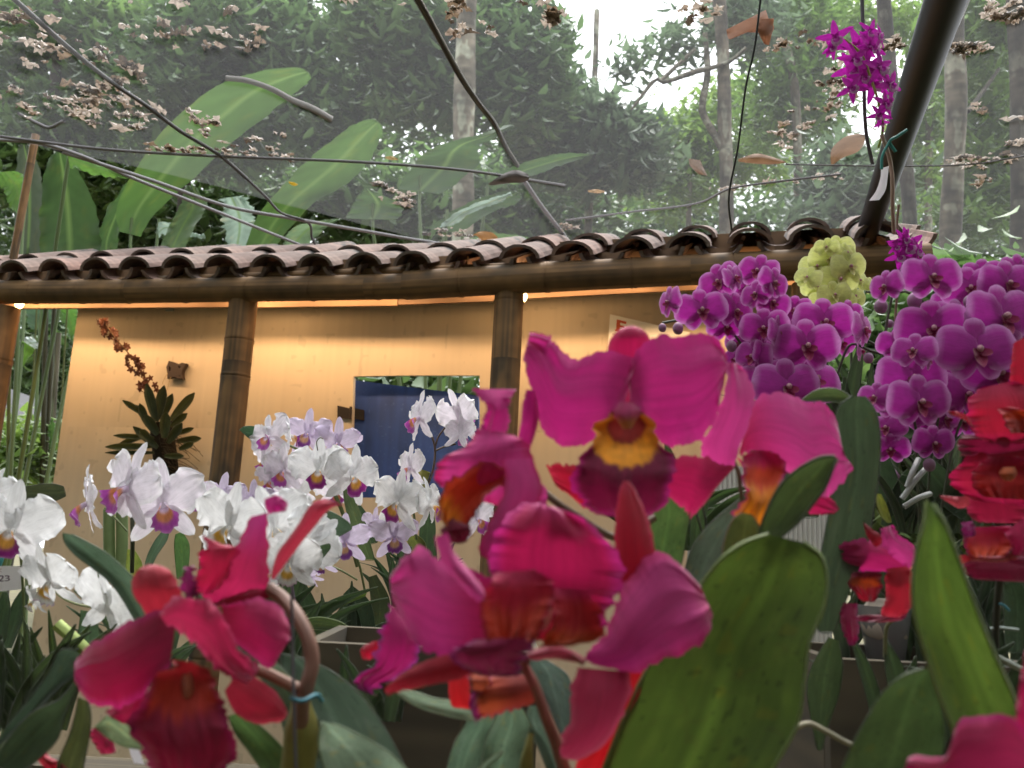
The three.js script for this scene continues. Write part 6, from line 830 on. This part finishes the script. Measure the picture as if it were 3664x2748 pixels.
// ---------------------------------------------------------------- orchid mounted on the wall, with its brown spray
{
  const w = rayWall('m1', 970, 1180, WALL_B), dw = w.t, t = thing('mounted_orchid', 'orchid tuft with brown flower spike mounted on the lit wall', 'orchid', rayWall('m1', 1000, 1500, WALL_B).p);
  const d = dw - .13;
  const slabG = culm(P('m1', 1040, 1640, d + .06), P('m1', 980, 1120, d + .06), .055, []); part(t, 'log', slabG, std(lin(.08, .06, .04), 1, { map: barkTex }));
  const L = [[950, 1120, 1000, 900, 60, 0], [950, 1120, 890, 890, 56, -.03], [1040, 1110, 1185, 945, 52, 0], [990, 1100, 1050, 950, 46, .01], [900, 1090, 745, 990, 34, 0], [900, 1150, 850, 1010, 44, -.02], [1040, 1150, 1140, 1070, 40, 0], [940, 1220, 690, 1205, 30, 0], [930, 1270, 640, 1275, 38, -.02], [940, 1310, 640, 1310, 26, 0], [1080, 1240, 1225, 1222, 40, 0], [1090, 1290, 1180, 1250, 34, -.02], [960, 1280, 810, 1150, 46, -.03], [1020, 1250, 1110, 1130, 50, -.03], [960, 1200, 880, 1080, 56, -.04], [1000, 1330, 1120, 1330, 34, -.03], [980, 1340, 930, 1440, 34, -.03], [1000, 1220, 1010, 1060, 60, -.05], [920, 1240, 850, 1170, 50, -.05], [1060, 1200, 1180, 1160, 30, .02], [900, 1200, 720, 1260, 30, .02], [940, 1180, 830, 1020, 40, .02]];
  for (const [x0, y0, x1, y1, wd, dd] of L) { const dx = x1 - x0, dy = y1 - y0, l = Math.hypot(dx, dy), nx = -dy / l * wd / 2, ny = dx / l * wd / 2, q = (f, k) => [x0 + dx * f + nx * k, y0 + dy * f + ny * k, x0 + dx * f - nx * k, y0 + dy * f - ny * k]; leaf(t, 'm1', d + dd, [q(0, .5), [...q(.35, 1), -1, -1, 1], [...q(.75, 1), -2, -2, 1], [...q(1, .12), -2, -2]], hash(x0, y1, 3) > .5 ? [.09, .1, .025] : [.06, .075, .025], { rim: .0007, rimCol: [.1, .1, .03] }); }
  const spike = [[930, 950], [880, 850], [830, 770], [770, 690], [700, 610], [640, 530], [620, 515]]; stem(t, 'stem', 'm1', spike.map(([x, y]) => [x, y, d]), 9, [.16, .08, .03]);
  const r = rng(44); for (let i = 0; i < 64; i++) { const f = i / 64, k = Math.min(5.99, f * 6), a = Math.floor(k), x = mix(spike[a][0], spike[a + 1][0], k - a), y = mix(spike[a][1], spike[a + 1][1], k - a), sp = 58 * (1 - .55 * f); flowerAt(t, 'brown', 'm1', x + (r() - .5) * sp * 1.7 - 10, y + (r() - .5) * sp * 1.2, 21 + 8 * r(), d + (r() - .5) * .05, (r() - .5) * 120, (r() - .5) * 60, r() * 360); }
  const hair = []; for (let i = 0; i < 46; i++) { const x = 960 + r() * 130, y = 1180 + r() * 240, a = (r() - .3) * 2.4, l = 60 + r() * 130; hair.push(tube([P('m1', x, y, d - .02), P('m1', x + Math.cos(a) * l * .5, y + Math.abs(Math.sin(a)) * l * .4, d), P('m1', x + Math.cos(a) * l, y + l * (.2 + r() * .5), d + .03)], .0012, 4, 6)); }
  part(t, 'roots', mergeGeometries(hair), std(lin(.07, .05, .03), .9), 'stuff');
  // rusty bracket with three holes above it
  const W = (x, y) => { const p = rayWall('m1', x, y, WALL_B - .03); return new THREE.Vector2(-p.a, p.y); };
  const pts = [[1016, 790], [1030, 755], [1060, 762], [1085, 775], [1110, 765], [1131, 770], [1120, 790], [1108, 810], [1104, 835], [1110, 858], [1085, 858], [1070, 848], [1040, 850], [1022, 855], [1022, 830]].map(p => W(...p));
  const sh = new THREE.Shape(pts); for (const [x, y, rx, ry] of [[1034, 800, 8, 20], [1094, 790, 9, 10], [1095, 845, 7, 6]]) { const c = []; for (let i = 0; i < 10; i++) c.push(W(x + rx * Math.cos(i / 10 * 6.283), y + ry * Math.sin(i / 10 * 6.283))); sh.holes.push(new THREE.Path(c)); }
  const g = new THREE.ExtrudeGeometry(sh, { depth: .02, bevelEnabled: true, bevelSize: .003, bevelThickness: .003, bevelSegments: 2 }); g.applyMatrix4(new THREE.Matrix4().makeBasis(EU.clone().negate(), new V3(0, 1, 0), EN)); const o = Q(0, WALL_B - .03, 0); g.translate(o.x, o.y, o.z);
  single('pierced_bracket', g, std(lin(.04, .022, .015), .7), 'small dark pierced star shaped bracket on the lit wall', 'bracket');
  const tw = std(lin(.4, .28, .14), .8); single('tie_string', mergeGeometries([tube([P('m1', 1040, 850, d + .08), P('m1', 1010, 950, d + .06), P('m1', 990, 1010, d + .02)], .0016, 5, 8), tube([P('m1', 1022, 825, d + .08), P('m1', 1000, 860, d + .06), P('m1', 988, 895, d + .06)], .0014, 5, 8)]), tw, 'thin straw string hanging from the pierced bracket', 'string');
}
// ---------------------------------------------------------------- paper sign on the wall, number tag
{
  const cv = document.createElement('canvas'); cv.width = 512; cv.height = 384; const c = cv.getContext('2d');
  c.fillStyle = '#efe9dd'; c.fillRect(0, 0, 512, 384); c.fillStyle = '#c85a3c'; c.fillRect(46, 26, 24, 84); c.fillRect(46, 26, 62, 18); c.fillRect(58, 60, 40, 16); c.fillRect(40, 96, 30, 14);
  c.fillStyle = '#9a8270'; c.font = '15px serif'; c.fillText('FLORI', 22, 140); c.fillStyle = '#6d5a4a'; c.font = '20px serif'; c.fillText('16', 396, 116);
  const tx = new THREE.CanvasTexture(cv); tx.colorSpace = THREE.SRGBColorSpace;
  const B = WALL_B - .014, A = (x, y) => rayWall('m2', x, y, B).p, tl = A(1672, 466), tr = A(2160, 578), bl = A(1650, 800), br = A(2150, 900);
  const g = new THREE.BufferGeometry(), v = []; for (const p of [bl, br, tr, bl, tr, tl]) v.push(p.x, p.y, p.z); g.setAttribute('position', new THREE.Float32BufferAttribute(v, 3)); g.setAttribute('uv', new THREE.Float32BufferAttribute([0, 0, 1, 0, 1, 1, 0, 0, 1, 1, 0, 1], 2)); g.computeVertexNormals();
  const s = single('paper_sign', g, std(0xffffff, .8, { map: tx }), 'cream paper sign with a red letter logo pinned on the wall', 'sign');
  const back = slab([bl, br, tr, tl].map(p => p.clone().addScaledVector(EN, .0015)), .002, EN); const bm = new THREE.Mesh(back, std(lin(.7, .65, .55), .8)); bm.name = 'backing'; s.add(bm);
  const c2 = document.createElement('canvas'); c2.width = 256; c2.height = 256; const k = c2.getContext('2d'); k.fillStyle = '#e4dfe0'; k.fillRect(0, 0, 256, 256); k.fillStyle = '#6a5560'; k.font = 'bold 84px sans-serif'; k.fillText('223', 34, 150); k.fillStyle = '#b08070'; k.font = '40px sans-serif'; k.fillText('C', 86, 56);
  const t2 = new THREE.CanvasTexture(c2); t2.colorSpace = THREE.SRGBColorSpace;
  const q = [[-95, 1262], [172, 1235], [166, 1052], [-95, 1052]].map(([x, y]) => P('l', x, y, 1.21)), g2 = new THREE.BufferGeometry(), v2 = []; for (const i of [0, 1, 2, 0, 2, 3]) v2.push(q[i].x, q[i].y, q[i].z); g2.setAttribute('position', new THREE.Float32BufferAttribute(v2, 3)); g2.setAttribute('uv', new THREE.Float32BufferAttribute([0, 0, 1, 0, 1, 1, 0, 0, 1, 1, 0, 1], 2)); g2.computeVertexNormals();
  const nt = single('number_tag', g2, std(0xffffff, .6, { map: t2 }), 'white plant tag printed 223 at the frame edge', 'tag');
  const st = new THREE.Mesh(slab(q.map(p => p.clone().add(new V3(0, 0, -.002))), .001, new V3(0, 0, -1)), std(lin(.7, .7, .7), .6)); st.name = 'tag_back'; nt.add(st);
  const clip = new THREE.Mesh(tube([P('l', -20, 1060, 1.215), P('l', 5, 1000, 1.215), P('l', 8, 960, 1.22)], .004, 6, 8), std(lin(.02, .16, .15), .6)); clip.name = 'clip'; nt.add(clip);
}
// ---------------------------------------------------------------- benches, planter boxes and the screen behind
{
  const woodTex = texture(256, 256, (u, v) => { const s = noise(u * 5, v * 60, 231), b = fbm(u * 4, v * 5, 233); const k = .62 + .26 * s + .4 * (b - .5); return [k * .36, k * .32, k * .24]; });
  const wood = std(0xffffff, .9, { map: woodTex });
  const deck = (label, z0, z1, y, n) => { const t = thing('plant_bench', label, 'bench', new V3(0, 0, (z0 + z1) / 2), 'slatted benches carrying the orchids'); for (let i = 0; i < n; i++) { const z = mix(z0, z1, (i + .5) / n), g = new THREE.BoxGeometry(3.4, .025, Math.abs(z1 - z0) / n * .82); g.translate(0, y, z); part(t, 'slat', g, wood); } for (const x of [-1.6, 0, 1.6]) for (const z of [z0, z1]) { const g = new THREE.BoxGeometry(.06, y - .02, .06); g.translate(x, (y - .02) / 2, z); part(t, 'leg', g, wood); } };
  deck('low slatted timber bench under the front orchids', -.4, -1.08, .92, 6); deck('slatted timber bench under the white orchids', -1.15, -2.2, .98, 8);
  const box = (label, z, xl, yt, xr, yt2, d, yb, dep) => { const a = P(z, xl, yt, d), b = P(z, xr, yt2, d), bot = yb, t = thing('planter_box', label, 'planter', new V3((a.x + b.x) / 2, bot, (a.z + b.z) / 2), 'timber planter boxes on the bench'); const back = new V3(0, 0, -1); const h = (a.y + b.y) / 2 - bot, n = 2; for (let i = 0; i < n; i++) { const y0 = bot + h * i / n + .004, y1 = bot + h * (i + 1) / n; part(t, 'plank', slab([new V3(a.x, y0, a.z), new V3(b.x, y0, b.z), new V3(b.x, y1, b.z), new V3(a.x, y1, a.z)], .018, back), wood); part(t, 'plank', slab([new V3(a.x, y0, a.z - dep), new V3(b.x, y0, b.z - dep), new V3(b.x, y1, b.z - dep), new V3(a.x, y1, a.z - dep)], .018, back), wood); for (const p of [a, b]) part(t, 'plank', slab([new V3(p.x, y0, p.z - .02), new V3(p.x, y0, p.z - dep + .002), new V3(p.x, y1, p.z - dep + .002), new V3(p.x, y1, p.z - .02)], .015, new V3(p === a ? 1 : -1, 0, 0)), wood); } const g = new THREE.BoxGeometry(Math.abs(b.x - a.x) - .04, .02, dep - .04); g.translate((a.x + b.x) / 2, bot + h - .05, (a.z + b.z) / 2 - dep / 2); part(t, 'potting_bark', g, std(lin(.05, .035, .025), 1)); };
  box('dull timber planter box under the pointed leaf', 'b3', 1000, 1036, 2400, 1050, .98, .94, .2);
  box('dark timber planter box behind the bent stem', 'c', 150, 215, 1720, 215, 1.05, .94, .22);
  // pale ribbed sheet standing on the bench behind
  const rib = thing('ribbed_screen', 'pale ribbed plastic sheet standing below the lit wall', 'screen', P('m3', 250, 1700, 2.4).setY(.98)); const a = P('m3', 150, 1700, 2.25), b = P('m3', 420, 1390, 2.25), n = 30; 
  const sx = a.x, ex = b.x + .25, y0 = .99, y1 = b.y; part(rib, 'sheet', gridGeo(n * 4, 2, (t, u) => new V3(mix(sx, ex, (u + 1) / 2), mix(y0, y1, t), b.z + .006 * Math.cos((u + 1) / 2 * n * 6.283))), new THREE.MeshPhysicalMaterial({ color: lin(.62, .6, .55), roughness: .35, side: THREE.DoubleSide }));
  // a small clear cup and a white scrap tag low down
  const cup = thing('root_cup', 'small clear cup of roots behind the crumpled red bloom', 'cup', P('b3', 1340, 1060, 1.15)); const cb = P('b3', 1340, 1050, 1.15), lg = new THREE.LatheGeometry([[0, 0], [.022, 0], [.034, .075], [.032, .075], [.02, .003], [0, .003]].map(p => new THREE.Vector2(...p)), 20); lg.translate(cb.x, cb.y, cb.z); part(cup, 'cup_wall', lg, new THREE.MeshPhysicalMaterial({ color: lin(.2, .2, .2), roughness: .5, transparent: true, opacity: .6, side: THREE.DoubleSide })); part(cup, 'root_ball', blob(cb.clone().add(new V3(0, .05, 0)), .026, .036, .026, null, 3, .3), std(lin(.3, .25, .2), .95));
  single('tag_scrap', patch('e', .8, [[1130, 1040, 1200, 1030], [1150, 1110, 1230, 1080], [1180, 1180, 1265, 1190]], { nu: 4, nt: 6, ruffle: 0, col: () => [.75, .73, .78] }), thin(.2, 1), 'white plastic tag lying under the light green leaf tip', 'tag');
}
// low grassy orchid leaves that fill the shelf
{
  const defs = [['tuft of narrow orchid leaves at the bottom edge under the number tag', 'l', 100, 2350, 1.05, 800, 40, 12, 420, [.06, .09, .03]], ['tuft of grassy leaves beside the pale green stem', 'l', 340, 2350, 1.1, 760, 30, 12, 300, [.09, .13, .035]], ['dark leaf tuft under the violet cattleya', 'w', 1000, 2150, 1.6, 650, 34, 11, 520, OLD], ['dark leaf tuft under the blue shutter flowers', 'w', 1600, 1600, 1.85, 460, 28, 9, 360, OLD], ['leaf tuft low behind the crumpled red bloom', 'b3', 1350, 1040, 1.2, 660, 34, 12, 520, [.06, .09, .04]], ['strap leaves filling the gap behind the pointed leaf', 'b3', 1900, 1040, 1.25, 700, 36, 12, 520, [.05, .08, .035]], ['leafy tuft between the two moth orchid sprays', 'm3', 1180, 1500, 1.6, 760, 40, 12, 380, [.06, .1, .035]], ['broad leaf tuft low behind the front facing magenta bloom', 'm3', 60, 1900, 1.3, 560, 50, 8, 300, [.07, .12, .035]], ['leaf tuft along the front of the dark planter', 'c', 500, 700, 1.0, 420, 40, 9, 500, [.05, .08, .03]], ['leaf tuft behind the crimson profile bloom', 'w', 500, 2100, 1.45, 760, 44, 10, 420, [.06, .1, .035]], ['leaf tuft below the lilac white cattleya', 'l', 1150, 2000, 1.3, 700, 40, 9, 420, [.08, .13, .05]], ['leaf tuft in the corner under the rose red bloom', 'b3', 1650, 1500, .95, 620, 50, 9, 700, [.05, .08, .03]], ['strap leaf tuft behind the upper red bloom', 'm3', 1700, 1800, 1.35, 560, 26, 12, 480, [.08, .11, .05]]];
  defs.forEach(([label, z, x, y, d, len, wd, n, spread, c], k) => {
    const t = orchid(label, [z, x, y, d], 'orchid', 'leaf_tuft', 'low leaf tufts on the benches'), r = rng(600 + k);
    for (let i = 0; i < n * 2; i++) { const x0 = x + (r() - .5) * spread * 1.2, a = (r() - .5) * 1.3, l = len * (.7 + .6 * r()), dd = d + (r() - .5) * .12, w = wd * (.8 + .6 * r()), q = (f, s) => { const aa = a * (.5 + f); const px = x0 + Math.sin(aa) * l * f, py = y - Math.cos(aa) * l * f; return [px - w * s, py - w * s * .2, px + w * s, py + w * s * .2]; }; leaf(t, z, dd, [q(0, .7), [...q(.35, 1), 0, 0, .4], [...q(.7, .9), 0, 0, .4], q(1, .08)], c, { nu: 6, nt: 14, rim: .0006 }); }
  });
}

scene.traverse(o => { if (o.isMesh) { o.castShadow = true; o.receiveShadow = true; } });
renderer.render(scene, camera);
